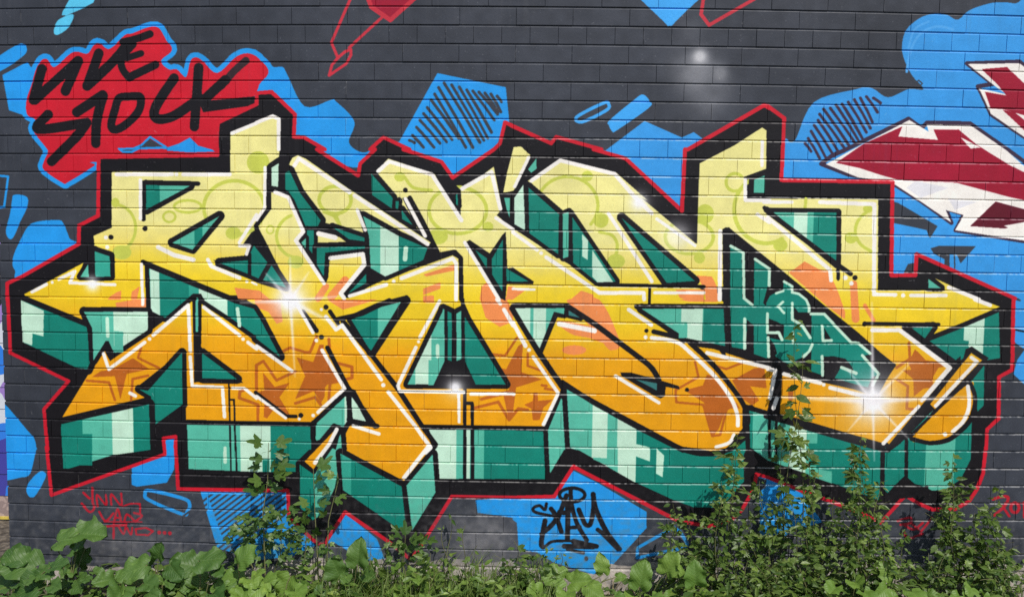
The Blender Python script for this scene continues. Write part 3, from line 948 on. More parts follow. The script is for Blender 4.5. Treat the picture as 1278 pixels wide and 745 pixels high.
def brick_frame(a, b, k):
    l = course(a, k + .5); r = course(b, k + .5); u = course((a + b) / 2, k); d = course((a + b) / 2, k + 1)
    x0, x1 = l.x, r.x
    if x1 < X_END + .03: return None
    zl = l.z
    if x0 < X_END: 
        f = (X_END - l.x) / (r.x - l.x); x0 = X_END; zl = l.z + (r.z - l.z) * f
    ang = math.atan2(r.z - zl, r.x - x0) if r.x - x0 > .1 else 0
    return (x0 + x1) / 2, (zl + r.z) / 2, (x1 - x0) - HEADJ, (u.z - d.z) - BEDJ, ang
rb = random.Random(11)
unit = {}
def unit_mesh(nm, L, Hh):
    V, Fq = brick_mesh(L, Hh); return mesh(nm, V, Fq, M_PAINT)
ME_S = unit_mesh('stretcher_brick', .2855, ROW - BEDJ); ME_H = unit_mesh('header_brick', .1405, ROW - BEDJ)
items = []
for a, b, k, mid in brs:
    fr = brick_frame(a, b, k)
    if fr is None: continue
    px, py = course_px((a + b) / 2, k + .5)
    inside = (-5 < px < 1283 and -8 < py < 700 and b - a > .9)
    items.append((0 if inside else 1, rb.random() if inside else 2, fr, b - a > .9))
vis = [it for it in items if it[0] == 0]
vis.sort(key=lambda q: (q[2][0] - 0.0) ** 2 / 3.2 + (q[2][1] - 2.0) ** 2)
chosen = set(id(q) for q in vis[:300])
SV, SF = [], []
for it in items:
    x, z, Lx, Hz, ang = it[2]
    dy = rb.uniform(-.0016, .0016); ry = rb.uniform(-.004, .004); rx = rb.uniform(-.006, .006)
    if id(it) in chosen:
        o = obj('brick', ME_S, wall)
        o.location = (x, dy, z); o.rotation_euler = (rx, -ang, ry); o.scale = (Lx / .2855, 1, Hz / (ROW - BEDJ))
    else:
        V, Fq = brick_mesh(Lx, Hz); Mx = Matrix.Rotation(-ang, 3, 'Y'); b0 = len(SV)
        for v in V:
            q = Mx @ Vector(v); SV.append((x + q.x, dy + q.y + rx * q.z * -1, z + q.z))
        SF += [tuple(i + b0 for i in f) for f in Fq]
o = obj('brickwork', mesh('brickwork', SV, SF, M_PAINT), wall); tag(o, kind='stuff')
# mortar behind the faces of the bricks, raked back
XR = 4.3; ZT = course(9, -9).z - .03
def slab(x0, x1, y0, y1, z0, z1):
    V = [(x0, y0, z0), (x1, y0, z0), (x1, y1, z0), (x0, y1, z0), (x0, y0, z1), (x1, y0, z1), (x1, y1, z1), (x0, y1, z1)]
    return V, [(0, 1, 5, 4), (1, 2, 6, 5), (2, 3, 7, 6), (3, 0, 4, 7), (4, 5, 6, 7), (3, 2, 1, 0)]
zb = course(9, 31).z
V, Fq = slab(X_END + .004, XR, .0055, .30, zb - .02, ZT)
obj('mortar', mesh('mortar', V, Fq, M_PAINT), wall)
# concrete footing
def concrete(name, c, sc=18):
    m, t, b = nodes(name); N = t.nodes; Lk = t.links
    g = N.new('ShaderNodeNewGeometry'); n = N.new('ShaderNodeTexNoise'); n.inputs['Scale'].default_value = sc; n.inputs['Detail'].default_value = 8; Lk.new(g.outputs['Position'], n.inputs['Vector'])
    r = N.new('ShaderNodeValToRGB'); r.color_ramp.elements[0].position = .3; r.color_ramp.elements[1].position = .7
    r.color_ramp.elements[0].color = (*[v * .62 for v in c], 1); r.color_ramp.elements[1].color = (*[min(1, v * 1.25) for v in c], 1)
    Lk.new(n.outputs[0], r.inputs[0]); Lk.new(r.outputs[0], b.inputs['Base Color']); b.inputs['Roughness'].default_value = .9
    bp = N.new('ShaderNodeBump'); bp.inputs['Strength'].default_value = .6; bp.inputs['Distance'].default_value = .01; Lk.new(n.outputs[0], bp.inputs['Height']); Lk.new(bp.outputs[0], b.inputs['Normal'])
    return m
M_CON = concrete('weathered_concrete', (.33, .30, .27))
NX = 90; V = []; Fq = []
zf = zb - .003
for i in range(NX + 1):
    x = X_END - .01 + (XR - X_END + .01) * i / NX
    for j, (y, z) in enumerate([(.03, zf), (-.0005, zf), (-.003, zf - .008), (-.006, zf - .06), (-.01, -.25)]):
        V.append((x, y + (.004 * noise.noise(Vector((x * 3, z * 9, 1))) if 0 < j else 0), z + (.006 * noise.noise(Vector((x * 5, 2, 3))) if 0 < j < 3 else 0)))
for i in range(NX):
    for j in range(4): Fq.append((i * 5 + j, i * 5 + j + 1, (i + 1) * 5 + j + 1, (i + 1) * 5 + j))
obj('footing', mesh('footing', V, Fq, M_PAINT), wall)
# ------------------------------------------------------------------ ground
def ground_material():
    m, t, b = nodes('soil'); N = t.nodes; Lk = t.links
    g = N.new('ShaderNodeNewGeometry'); n = N.new('ShaderNodeTexNoise'); n.inputs['Scale'].default_value = 30; n.inputs['Detail'].default_value = 9; Lk.new(g.outputs['Position'], n.inputs['Vector'])
    r = N.new('ShaderNodeValToRGB'); e = r.color_ramp.elements; e[0].position = .35; e[0].color = (.035, .026, .017, 1); e[1].position = .68; e[1].color = (.17, .14, .10, 1)
    Lk.new(n.outputs[0], r.inputs[0]); Lk.new(r.outputs[0], b.inputs['Base Color']); b.inputs['Roughness'].default_value = 1
    bp = N.new('ShaderNodeBump'); bp.inputs['Distance'].default_value = .03; Lk.new(n.outputs[0], bp.inputs['Height']); Lk.new(bp.outputs[0], b.inputs['Normal'])
    return m
V = []; Fq = []; xs = [-400, -60, -12] + list(np.linspace(-4, 4.6, 60)) + [12, 60, 400]; ys = [-400, -60, -12, -6] + list(np.linspace(-3, .6, 26)) + [5, 60, 400]
for y in ys:
    for x in xs:
        near = -3.1 < y < .3 and -4.2 < x < 4.7
        V.append((x, y, .025 * noise.noise(Vector((x * 1.7, y * 2.5, 0))) + .012 * noise.noise(Vector((x * 7, y * 7, 3))) if near else -.02))
for j in range(len(ys) - 1):
    for i in range(len(xs) - 1):
        a = j * len(xs) + i; Fq.append((a, a + 1, a + 1 + len(xs), a + len(xs)))
tag(obj('ground', mesh('ground', V, Fq, ground_material(), True)), kind='structure')

# ------------------------------------------------------------------ leaves and stems
def leaf_material(name, dark, light, rough=.42, tr=.28, sc=40):
    m, t, b = nodes(name); N = t.nodes; Lk = t.links
    g = N.new('ShaderNodeNewGeometry'); oi = N.new('ShaderNodeObjectInfo')
    n = N.new('ShaderNodeTexNoise'); n.inputs['Scale'].default_value = sc; n.inputs['Detail'].default_value = 3; Lk.new(g.outputs['Position'], n.inputs['Vector'])
    a = N.new('ShaderNodeMath'); a.operation = 'ADD'; Lk.new(g.outputs['Random Per Island'], a.inputs[0]); Lk.new(oi.outputs['Random'], a.inputs[1])
    fr = N.new('ShaderNodeMath'); fr.operation = 'FRACT'; Lk.new(a.outputs[0], fr.inputs[0])
    mm = N.new('ShaderNodeMath'); mm.operation = 'MULTIPLY_ADD'; Lk.new(n.outputs[0], mm.inputs[0]); mm.inputs[1].default_value = .7; Lk.new(fr.outputs[0], mm.inputs[2])
    r = N.new('ShaderNodeValToRGB'); e = r.color_ramp.elements; e[0].position = .25; e[0].color = (*dark, 1); e[1].position = 1.0; e[1].color = (*light, 1)
    e2 = r.color_ramp.elements.new(.965); e2.color = (*[(x + y) / 2 for x, y in zip(dark, light)], 1)
    mp = N.new('ShaderNodeMath'); mp.operation = 'MULTIPLY'; Lk.new(mm.outputs[0], mp.inputs[0]); mp.inputs[1].default_value = .72
    Lk.new(mp.outputs[0], r.inputs[0]); Lk.new(r.outputs[0], b.inputs['Base Color'])
    b.inputs['Roughness'].default_value = rough; b.inputs['Specular IOR Level'].default_value = .35
    tl = N.new('ShaderNodeBsdfTranslucent'); mx = N.new('ShaderNodeMixShader'); mx.inputs[0].default_value = tr
    br = N.new('ShaderNodeMixRGB'); br.blend_type = 'MULTIPLY'; br.inputs[0].default_value = 1; br.inputs[2].default_value = (1.5, 1.6, .6, 1); Lk.new(r.outputs[0], br.inputs[1]); Lk.new(br.outputs[0], tl.inputs[0])
    Lk.new(b.outputs[0], mx.inputs[1]); Lk.new(tl.outputs[0], mx.inputs[2]); Lk.new(mx.outputs[0], N['Material Output'].inputs[0])
    bp = N.new('ShaderNodeBump'); bp.inputs['Strength'].default_value = .4; bp.inputs['Distance'].default_value = .004; Lk.new(n.outputs[0], bp.inputs['Height']); Lk.new(bp.outputs[0], b.inputs['Normal'])
    return m
def veins(m):
    t = m.node_tree; N = t.nodes; Lk = t.links; b = N['Principled BSDF']; src = b.inputs['Base Color'].links[0].from_socket
    tc = N.new('ShaderNodeTexCoord'); sx = N.new('ShaderNodeSeparateXYZ'); Lk.new(tc.outputs['Object'], sx.inputs[0])
    def M_(op, a, c=None):
        q = N.new('ShaderNodeMath'); q.operation = op
        for i, v in enumerate((a, c)):
            if v is None: continue
            if isinstance(v, (int, float)): q.inputs[i].default_value = v
            else: Lk.new(v, q.inputs[i])
        return q.outputs[0]
    ax = M_('ABSOLUTE', sx.outputs[0]); ph = M_('MULTIPLY', M_('SUBTRACT', sx.outputs[1], M_('MULTIPLY', ax, .95)), 46)
    side = M_('POWER', M_('MULTIPLY', M_('ADD', M_('SINE', ph), 1), .5), 14); mid = M_('LESS_THAN', ax, .012)
    v = M_('MAXIMUM', M_('MULTIPLY', side, .6), mid)
    mx = N.new('ShaderNodeMixRGB'); Lk.new(M_('MULTIPLY', v, .22), mx.inputs[0]); Lk.new(src, mx.inputs[1]); mx.inputs[2].default_value = (.22, .33, .10, 1)
    Lk.new(mx.outputs[0], b.inputs['Base Color'])
    bp = [n for n in N if n.type == 'BUMP'][0]; h = bp.inputs['Height'].links[0].from_socket; ad = M_('SUBTRACT', h, v); Lk.new(ad, bp.inputs['Height']); bp.inputs['Strength'].default_value = .5
    return m
M_BUR = veins(leaf_material('burdock_leaf', (.04, .095, .016), (.115, .20, .036), .5, .18, 45))
M_BURB = veins(leaf_material('sunlit_burdock_leaf', (.085, .165, .024), (.21, .31, .05), .5, .22, 45))  # lighter copy of the burdock leaf, sunlight put into its colour
M_SAP = leaf_material('sapling_leaf', (.04, .09, .018), (.15, .23, .045), .4, .25, 60)
M_SHR = leaf_material('shrub_leaf', (.038, .082, .012), (.22, .30, .062), .42, .3, 80)
M_GRS = leaf_material('grass_blade', (.09, .16, .03), (.32, .37, .12), .5, .35, 20)
M_DRY = leaf_material('dry_stalk', (.16, .12, .06), (.38, .33, .20), .8, .1, 20)
M_STEM = leaf_material('green_stem', (.10, .11, .04), (.22, .20, .09), .6, .0, 30)
def big_leaf(seed, nt_=13, ns=10):
    r = random.Random(seed); V = []; Fq = []; p1, p2 = r.uniform(0, 6), r.uniform(0, 6); fold = r.uniform(-.06, .34); curl = r.uniform(.05, .5); asym = r.uniform(-.08, .08)
    for i in range(nt_ + 1):
        t = i / nt_; tt = -.14 + 1.14 * t
        wv = .46 * (max(0, 1 - abs((tt - .28) / .72) ** 2.1) ** .62 if tt > .28 else max(0, 1 - ((tt - .28) / .46) ** 2) ** .5)
        wv *= 1 + .10 * math.sin(t * 15 + p1) + .05 * math.sin(t * 31 + p2)
        for j in range(ns + 1):
            s = -1 + 2 * j / ns
            y = tt + .2 * (1 - abs(s)) ** 1.2 * max(0, .22 - tt) / .36
            x = s * wv * (1 + asym * s)
            z = fold * abs(x) * 1.6 - curl * tt * tt + .085 * math.sin(tt * 12 + p2 + s * 2.5) * abs(s) ** 1.4 + .035 * math.sin(tt * 27 + p1 - s * 3) * abs(s) ** 3 + .03 * math.cos(5 * s + p1) * wv
            z -= .035 * math.exp(-(s * 6) ** 2) - .012 * abs(math.sin((abs(x) * 1.3 + tt) * 16))
            V.append((x, y, z))
    for i in range(nt_):
        for j in range(ns):
            a = i * (ns + 1) + j; Fq.append((a, a + 1, a + ns + 2, a + ns + 1))
    return V, Fq
def lobed_leaf(seed):
    r = random.Random(seed); out = []
    prof = [(-160, .34), (-135, .52), (-112, .42), (-90, .50), (-62, .80), (-45, .68), (-32, .46), (-20, .66), (-10, .92), (0, 1.08), (10, .9), (20, .64), (32, .48), (45, .7), (62, .82), (90, .52), (112, .44), (135, .5), (160, .34)]
    fold = r.uniform(.05, .3)
    for a, d in prof:
        d *= r.uniform(.88, 1.1) * .55; an = math.radians(a); x = math.sin(an) * d; y = .38 + math.cos(an) * d
        out.append((x, y, fold * abs(x) - .22 * y * y + r.uniform(-.02, .02)))
    V = [(0, .38, -.04)] + out + [(0, 0.02, 0)]; n = len(out)
    Fq = [(0, i + 2, i + 1) for i in range(n - 1)] + [(0, 1, n + 1), (0, n + 1, n)]
    return V, Fq
OV = np.array([(0, 0, 0), (-.20, .22, .05), (-.23, .5, .06), (0, .5, 0), (.23, .5, .06), (.20, .22, .05), (-.1, .8, .0), (.1, .8, .0), (0, 1, -.06)], float)
OVF = [(0, 3, 2, 1), (0, 5, 4, 3), (3, 6, 2), (3, 4, 7), (3, 7, 8, 6)]
def frame(dirv, up):
    y = Vector(dirv).normalized(); z = Vector(up); z = (z - y * z.dot(y)); z = z.normalized() if z.length > 1e-4 else Vector((0, 0, 1)); x = y.cross(z)
    return Matrix((x, y, z)).transposed()
def tube(pts, r0, r1, V, Fq, ns=5):
    b0 = len(V); n = len(pts)
    for i, p in enumerate(pts):
        d = (Vector(pts[min(i + 1, n - 1)]) - Vector(pts[max(i - 1, 0)])).normalized(); M = frame(d, (0.3, -1, .2)); rr = r0 + (r1 - r0) * i / (n - 1)
        for j in range(ns):
            a = 2 * math.pi * j / ns; q = M @ Vector((math.cos(a) * rr, 0, math.sin(a) * rr)); V.append(tuple(Vector(p) + q))
    for i in range(n - 1):
        for j in range(ns): Fq.append((b0 + i * ns + j, b0 + i * ns + (j + 1) % ns, b0 + (i + 1) * ns + (j + 1) % ns, b0 + (i + 1) * ns + j))
def bend(a, b, sag=.0, n=7, wob=.012, r=random):
    a, b = Vector(a), Vector(b); L = (b - a).length; out = []; ph = r.uniform(0, 6)
    for i in range(n):
        t = i / (n - 1); p = a.lerp(b, t); p.z += sag * math.sin(math.pi * t) * L; p.x += wob * math.sin(t * 7 + ph) * (t * (1 - t) * 4) ** .5; p.y += wob * math.cos(t * 6 + ph) * t * (1 - t) * 4
        out.append(p)
    return out
class Cloud:
    """leaves of one plant, kept as one mesh when they are too small to pick apart"""
    def __init__(s): s.V = []; s.F = []
    def leaf(s, p, d, up, size, tmpl=OV, tf=OVF, wid=1.0):
        M = np.array(frame(d, up)); T = tmpl * np.array((size * wid, size, size)); q = T @ M.T + np.array(p); b = len(s.V)
        s.V += [tuple(v) for v in q]; s.F += [tuple(i + b for i in f) for f in tf]
BIG = [mesh('burdock_leaf', *big_leaf(s), M_BUR, True) for s in range(6)]
BIGB = [mesh('burdock_leaf', *big_leaf(s + 20), M_BURB, True) for s in range(6)]
LOB = [mesh('lobed_leaf', *lobed_leaf(s), M_SAP, False) for s in range(5)]
LOBT = [(np.array(lobed_leaf(s)[0]), lobed_leaf(s)[1]) for s in range(4)]
PXM = lambda Y: (Y - CAM.y) / F_PX      # metres per photo pixel at depth Y

def burdock(xb, Yb, leaves, label, sun=False, seed=0):
    r = random.Random(seed + 100)
    base = at(xb, 745, Yb); base.z = 0.0
    root = empty('burdock_plant', base, label, 'weed', 'burdock plants growing along the foot of the wall')
    extra = []
    for i in range(11 if xb < 400 else 6 if xb < 900 else 3):
        q = r.choice(leaves); extra.append((q[0] + r.uniform(-26, 26), max(q[1] + r.uniform(4, 34), 706), q[2] * r.uniform(.36, .7)))
    for i, lf in enumerate(list(leaves) + extra):
        px, py, sz = lf[:3]; hd = lf[3] if len(lf) > 3 else None
        Y = Yb + r.uniform(-.09, .07) - .0012 * (py - 700) * 1.5
        sz *= .88 if xb < 180 else 1; c = at(px, py + (7 if hd is None else 3) + (4 if xb < 60 else 0), Y); s = sz * PXM(Y) * (.84 if hd is None else .92)
        if hd is None:
            out = Vector((c.x - base.x, c.y - base.y - .05, 0)); 
            if out.length < .02: out = Vector((r.uniform(-1, 1), -.5, 0))
            out.normalize(); d = Vector((out.x, out.y, r.uniform(-.35, .35)))
            up = Vector((r.uniform(-.6, .6), r.uniform(-1.0, -.1), r.uniform(.4, 1)))
        else:
            d = Vector((math.cos(math.radians(hd)), -.2, math.sin(math.radians(hd)))); up = Vector((-.15, -.5, .9) if hd < 50 else (-.1, -.75, .7))
        M = frame(d, up); start = c - (M @ Vector((0, .42, 0))) * s
        start.z = max(start.z, .015)
        o = obj('leaf', r.choice(BIGB if sun else BIG), root)
        o.matrix_parent_inverse = Matrix(); o.location = start - base; o.rotation_euler = M.to_euler(); o.scale = (s * r.uniform(.9, 1.15), s, s)
        VV, FF = [], []; tube(bend((0, 0, -.01), start - base, .12, 6, .004, r), .004, .0025, VV, FF)
        obj('stalk', mesh('stalk', VV, FF, M_STEM, True), root)
burdock(20, -.42, [(25, 698, 62, 170), (4, 720, 52), (38, 726, 54, 200), (55, 704, 44), (12, 742, 50), (20, 688, 40, 172), (72, 698, 34, 20)], 'large dull green burdock plant at the far left corner of the wall', seed=1)
burdock(88, -.30, [(112, 662, 50, 6), (82, 668, 46, 25), (96, 676, 36, 40), (102, 692, 36, 250), (96, 722, 44), (70, 738, 46), (118, 742, 40)], 'burdock plant raising one broad leaf against the wall below the small red writing', seed=2)
burdock(152, -.42, [(166, 708, 54, 200), (150, 732, 48), (132, 716, 34), (186, 722, 40), (140, 744, 40)], 'burdock plant with a wide pointed leaf just right of the raised broad leaf', seed=3)
burdock(198, -.28, [(198, 686, 26, 80), (184, 700, 36), (216, 704, 34), (206, 730, 40), (190, 742, 34)], 'burdock plant with a small upright leaf under the blue outlined pill shape', seed=4)
burdock(250, -.34, [(232, 700, 40, 160), (262, 694, 44, 15), (244, 722, 42), (270, 736, 36), (228, 742, 36)], 'burdock plant left of the blue hatched patch', seed=5)
burdock(300, -.36, [(302, 692, 32, 60), (288, 712, 38), (316, 718, 36), (302, 736, 36), (326, 740, 34)], 'burdock plant directly under the blue hatched patch', True, seed=6)
burdock(346, -.40, [(358, 728, 36, 250), (338, 712, 28), (372, 734, 32), (346, 742, 32), (324, 724, 30)], 'low burdock plant in front of the lobed-leaf sapling', True, seed=7)
burdock(436, -.25, [(446, 690, 36, 90), (420, 708, 34, 110), (442, 726, 40), (412, 738, 30)], 'burdock plant with a rounded leaf under the small blue triangle', seed=8)
burdock(512, -.30, [(516, 720, 40, 30), (498, 702, 26), (532, 736, 32), (500, 738, 30)], 'bright burdock plant below the red outline point', True, seed=9)
burdock(706, -.26, [(694, 714, 34, 150), (722, 718, 36), (738, 728, 30), (706, 738, 34), (752, 704, 27, 100), (668, 732, 32)], 'bright burdock plant under the black tag on the blue patch', True, seed=10)
burdock(800, -.30, [(800, 718, 38, 85), (836, 702, 34, 70), (818, 738, 28), (788, 740, 28)], 'bright burdock plant with a holed leaf in front of the bare concrete footing', True, seed=11)
burdock(862, -.32, [(868, 716, 32, 95), (850, 706, 26), (842, 738, 30), (880, 738, 28)], 'burdock plant just right of the holed leaf', True, seed=12)
burdock(1062, -.40, [(1040, 728, 28), (1070, 722, 32), (1084, 738, 34), (1050, 742, 30)], 'burdock plant low among the shrubs below the white star burst', True, seed=13)
burdock(1126, -.38, [(1112, 712, 30, 120), (1142, 732, 34), (1166, 740, 30), (1104, 730, 28), (1124, 744, 30)], 'burdock plant in the gap between the right-hand shrubs', True, seed=14)
burdock(1214, -.42, [(1196, 740, 28), (1232, 740, 28), (1214, 728, 26)], 'small burdock plant at the right under the red numerals', True, seed=15)

def sapling(xb, Yb, stems, lone, label, seed, bush=None):
    r = random.Random(seed); base = at(xb, 745, Yb); base.z = 0
    root = empty('sapling', base, label, 'sapling', 'young lobed-leaf saplings against the wall')
    for pts in stems:
        P = [at(x, y, Yb + .02 * i / len(pts)) for i, (x, y) in enumerate(pts)]; P[0].z = 0
        path = []
        for a, b in zip(P, P[1:]): path += [a.lerp(b, t / 4) for t in range(4)]
        path.append(P[-1]); VV, FF = [], []; tube([p - base for p in path], .0045, .0016, VV, FF)
        obj('stem', mesh('stem', VV, FF, M_STEM, True), root)
    def near(p):
        best = None
        for pts in stems:
            for a, b in zip(pts, pts[1:]):
                for t in range(6):
                    q = (a[0] + (b[0] - a[0]) * t / 6, a[1] + (b[1] - a[1]) * t / 6); dd = (q[0] - p[0]) ** 2 + (q[1] - p[1] - 5) ** 2
                    if best is None or dd < best[0]: best = (dd, q)
        return best[1]
    for x, y, s in lone:
        n = near((x, y)); a = at(n[0], n[1], Yb + .01); Y = Yb + r.uniform(-.05, .03)
        c = at(x, y, Y); d = (c - a) * 1.0; d.z -= .01; d.y -= .01
        M = frame(d if d.length > .003 else (0, -.3, 1), (r.uniform(-.5, .5), -.9, r.uniform(.3, 1))); sz = s * 1.6 * PXM(Y)
        o = obj('leaf', r.choice(LOB), root); o.location = c - (M @ Vector((0, .4, 0))) * sz - base; o.rotation_euler = M.to_euler(); o.scale = (sz, sz, sz)
    if bush:
        cl = Cloud()
        for cx, cy, rx, ry, n, s in bush:
            for i in range(n):
                a = r.uniform(0, 6.283); q = r.random() ** .6; x, y = cx + rx * q * math.cos(a), cy + ry * q * math.sin(a); Y = Yb + r.uniform(-.1, .08)
                T, tf = r.choice(LOBT); cl.leaf(at(x, y, Y) - base, (math.cos(a), r.uniform(-.8, .1), r.uniform(-.5, .5)), (r.uniform(-.6, .6), -.8, r.uniform(.2, 1)), s * r.uniform(.7, 1.2) * PXM(Y), T, tf)
        tag(obj('foliage', mesh('foliage', cl.V, cl.F, M_SAP), root), kind='stuff')
sapling(333, -.12, [[(332, 742), (330, 690), (328, 640), (334, 600), (335, 552)], [(332, 742), (350, 690), (352, 650)], [(332, 742), (312, 700), (306, 660)]],
        [(322, 552, 17), (350, 552, 17), (335, 562, 15), (323, 572, 14), (349, 566, 13), (320, 582, 12), (352, 580, 17), (345, 592, 15), (352, 592, 14), (322, 600, 17), (317, 612, 18), (337, 603, 12), (342, 609, 13), (326, 612, 13), (340, 580, 12)],
        'tall leafy sapling in front of the mint and green block, left of the middle', 21, [(330, 668, 44, 34, 105, 12), (352, 640, 18, 16, 22, 12), (318, 655, 22, 18, 24, 12)])
sapling(398, -.11, [[(398, 742), (396, 690), (393, 640), (391, 585)], [(399, 742), (408, 700), (410, 650), (422, 600), (421, 590)], [(398, 742), (380, 700), (383, 660)]],
        [(402, 580, 18), (396, 598, 14), (407, 612, 12), (380, 627, 15), (402, 627, 13), (404, 642, 11), (413, 592, 13), (420, 600, 12), (421, 624, 11), (427, 618, 10), (380, 650, 14), (384, 638, 10), (412, 660, 11), (395, 665, 13), (378, 660, 12)],
        'thin twin-stemmed sapling in front of the pale green point, second from the left', 22, [(396, 690, 26, 22, 40, 10)])
sapling(503, -.14, [[(503, 742), (504, 700), (506, 668)], [(503, 742), (520, 700), (532, 672)]],
        [(506, 662, 14), (498, 668, 13), (516, 672, 16), (528, 674, 14), (538, 674, 12), (494, 660, 10), (512, 684, 13), (524, 690, 12)],
        'short dark sapling under the tip of the green arrow point', 23, [(508, 682, 26, 16, 36, 11)])

def shrub(xb, Yb, tips, label, seed, size=9.5, dens=1.0, grp='leafy shrubs at the right foot of the wall', low=16, yl=635, mat=None, sw=9):
    r = random.Random(seed); base = at(xb, 745, Yb); base.z = 0
    root = empty('shrub', base, label, 'shrub', grp); cl = Cloud(); SV_, SF_ = [], []
    for tx, ty, *rest in tips:
        Yt = Yb + r.uniform(-.1, .08); tx += r.uniform(-7, 7); tip = at(tx, ty, min(Yt, -.04)); b = base + Vector((r.uniform(-.09, .09), r.uniform(-.06, .04), 0))
        path = bend(b, tip, 0, 12, .02, r); VV, FF = [], []; tube([p - base for p in path], .0035, .0012, VV, FF, 4)
        obj('stem', mesh('stem', VV, FF, M_STEM, True), root)
        H = (tip - b).length; n = int(H * 84 * dens)
        for q in range(int(H * 4.6 * min(dens, 1.2)) if low > 5 else 2):   # side shoots
            t = r.uniform(.35, .92); j = min(10, int(t * 11)); p0 = path[j].lerp(path[j + 1], t * 11 - j); sd = r.choice((-1, 1)); ln = r.uniform(.06, .20) * (1.25 - .5 * t)
            p1 = p0 + Vector((sd * ln * r.uniform(.6, 1), r.uniform(-.6, .25) * ln, ln * r.uniform(.15, .9))); p1.y = min(p1.y, -.02)
            sp = bend(p0, p1, .08, 6, .006, r); VV, FF = [], []; tube([p - base for p in sp], .0018, .0008, VV, FF, 3); SV_ += [VV]; SF_ += [FF]
            for m_ in range(r.randint(4, 8)):
                tt = .25 + .75 * m_ / 9; jj = min(4, int(tt * 5)); pp = sp[jj].lerp(sp[jj + 1], tt * 5 - jj); a = r.uniform(0, 6.283)
                cl.leaf(pp - base, (math.cos(a) + sd * .5, math.sin(a) * .7 - .2, r.uniform(-.6, .5)), (r.uniform(-.8, .8), -.6, r.uniform(.1, 1)), size * r.uniform(.7, 1.5) * PXM(Yb), wid=r.uniform(.6, 1.1))
        for i in range(n):
            t = r.random() ** (rest[0] if rest else .9); t = .12 + .88 * t; k = t * 11; j = min(10, int(k)); p = path[j].lerp(path[j + 1], k - j)
            hp = CY + 0; a = r.uniform(0, 6.283); spread = sw * PXM(Yb) * (1.4 + (1.6 if p.z < .36 else 0)) * (1.35 - t * 1.1)
            dd = Vector((math.cos(a), math.sin(a) * .8, r.uniform(-.5, .6))).normalized(); p2 = p + dd * spread * r.random()
            if p2.y > -.015: p2.y = -.015 - r.random() * .03
            sz = size * r.choice((.45, .6, .8, .9, 1.35)) * r.uniform(.85, 1.15) * PXM(Yb); dv = (dd.x, dd.y - .2, r.uniform(-.8, .5)); uv = (r.uniform(-.8, .8), -.6, r.uniform(.1, 1.1))
            if r.random() < .4: T, tf = r.choice(LOBT); cl.leaf(p2 - base, dv, uv, sz * 1.15, T, tf)
            else: cl.leaf(p2 - base, dv, uv, sz, wid=r.uniform(.7, 1.3))
    VV, FF = [], []
    for v_, f_ in zip(SV_, SF_): FF += [tuple(i + len(VV) for i in f) for f in f_]; VV += v_
    if VV: tag(obj('side_shoots', mesh('side_shoots', VV, FF, M_STEM), root), kind='stuff')
    tag(obj('foliage', mesh('foliage', cl.V, cl.F, mat or M_SHR), root), kind='stuff')
shrub(852, -.16, [(845, 628), (838, 650), (862, 640), (870, 665), (850, 680), (880, 690)], 'shrub on the left edge of the right-hand thicket', 31)
shrub(900, -.18, [(925, 540), (915, 570), (905, 600), (885, 640), (922, 620), (895, 665), (935, 650)], 'shrub under the orange rounded letter end', 32)
shrub(950, -.20, [(946, 600), (960, 630), (938, 640), (970, 655), (950, 670), (930, 680)], 'shrub in front of the blue patch with a red line above it', 33, dens=1.3)
shrub(990, -.13, [(991, 398, .8), (1003, 440, .7), (984, 540, .8)], 'tallest thin weed reaching up to the green dollar sign', 34, 15, .32, low=4, sw=7)
shrub(1008, -.22, [(1003, 560), (1020, 590), (1035, 620), (990, 620), (1012, 650), (1030, 670), (1000, 690)], 'dense shrub right of the tall thin weed', 35, dens=1.25)
shrub(1070, -.20, [(1068, 545), (1080, 560), (1060, 585), (1095, 600), (1050, 620), (1078, 640), (1100, 650), (1062, 675)], 'dense shrub just below the white star burst', 36, dens=1.3)
shrub(1106, -.26, [(1108, 640), (1120, 660), (1096, 680), (1130, 695), (1110, 700)], 'lower shrub left of the small red tag', 37, dens=1.1)
shrub(1160, -.24, [(1160, 690), (1172, 665), (1148, 705), (1175, 690)], 'small shrub under the small red tag', 38, dens=1.0)
shrub(1192, -.17, [(1191, 570, .75), (1184, 600), (1200, 612), (1176, 630), (1210, 640), (1190, 655), (1205, 680)], 'upright shrub crossing the black outline at lower right', 39, dens=1.2)
shrub(1232, -.20, [(1242, 608), (1228, 640), (1216, 660), (1250, 655), (1236, 680), (1222, 690), (1262, 690)], 'shrub in front of the red numerals at the right edge', 40, dens=1.3)
shrub(970, -.40, [(960, 690), (975, 700), (990, 695), (945, 705), (930, 712), (1010, 705)], 'low front shrub in the middle of the thicket', 41, dens=1.2)
shrub(1262, -.34, [(1262, 690), (1250, 705), (1274, 700), (1240, 712)], 'low shrub at the far right edge', 42, dens=1.2)
wg = 'slim weeds along the middle foot of the wall'
shrub(586, -.20, [(578, 655), (590, 690), (600, 680)], 'slim weed in front of the plain grey bricks', 43, 10, .35, wg, sw=6)
shrub(640, -.16, [(641, 675), (648, 690), (634, 700), (655, 700)], 'short twiggy weed at the left edge of the blue tagged patch', 44, 9, .9, wg, sw=7)
shrub(684, -.18, [(682, 680), (694, 690), (670, 692), (676, 705)], 'short twiggy weed under the underline of the black tag', 45, 9, .9, wg, sw=7)
shrub(560, -.12, [(562, 640), (552, 655)], 'thin dark weed beside the red outline leading down', 46, 9, .3, wg, sw=5)
shrub(540, -.30, [(538, 690), (548, 700), (528, 705)], 'weed below the red outline point', 47, 11, .7, wg, sw=8)
shrub(470, -.22, [(468, 680), (480, 672), (460, 690), (486, 695)], 'weed at the foot of the small blue triangle', 48, 11, .6, wg, sw=8)

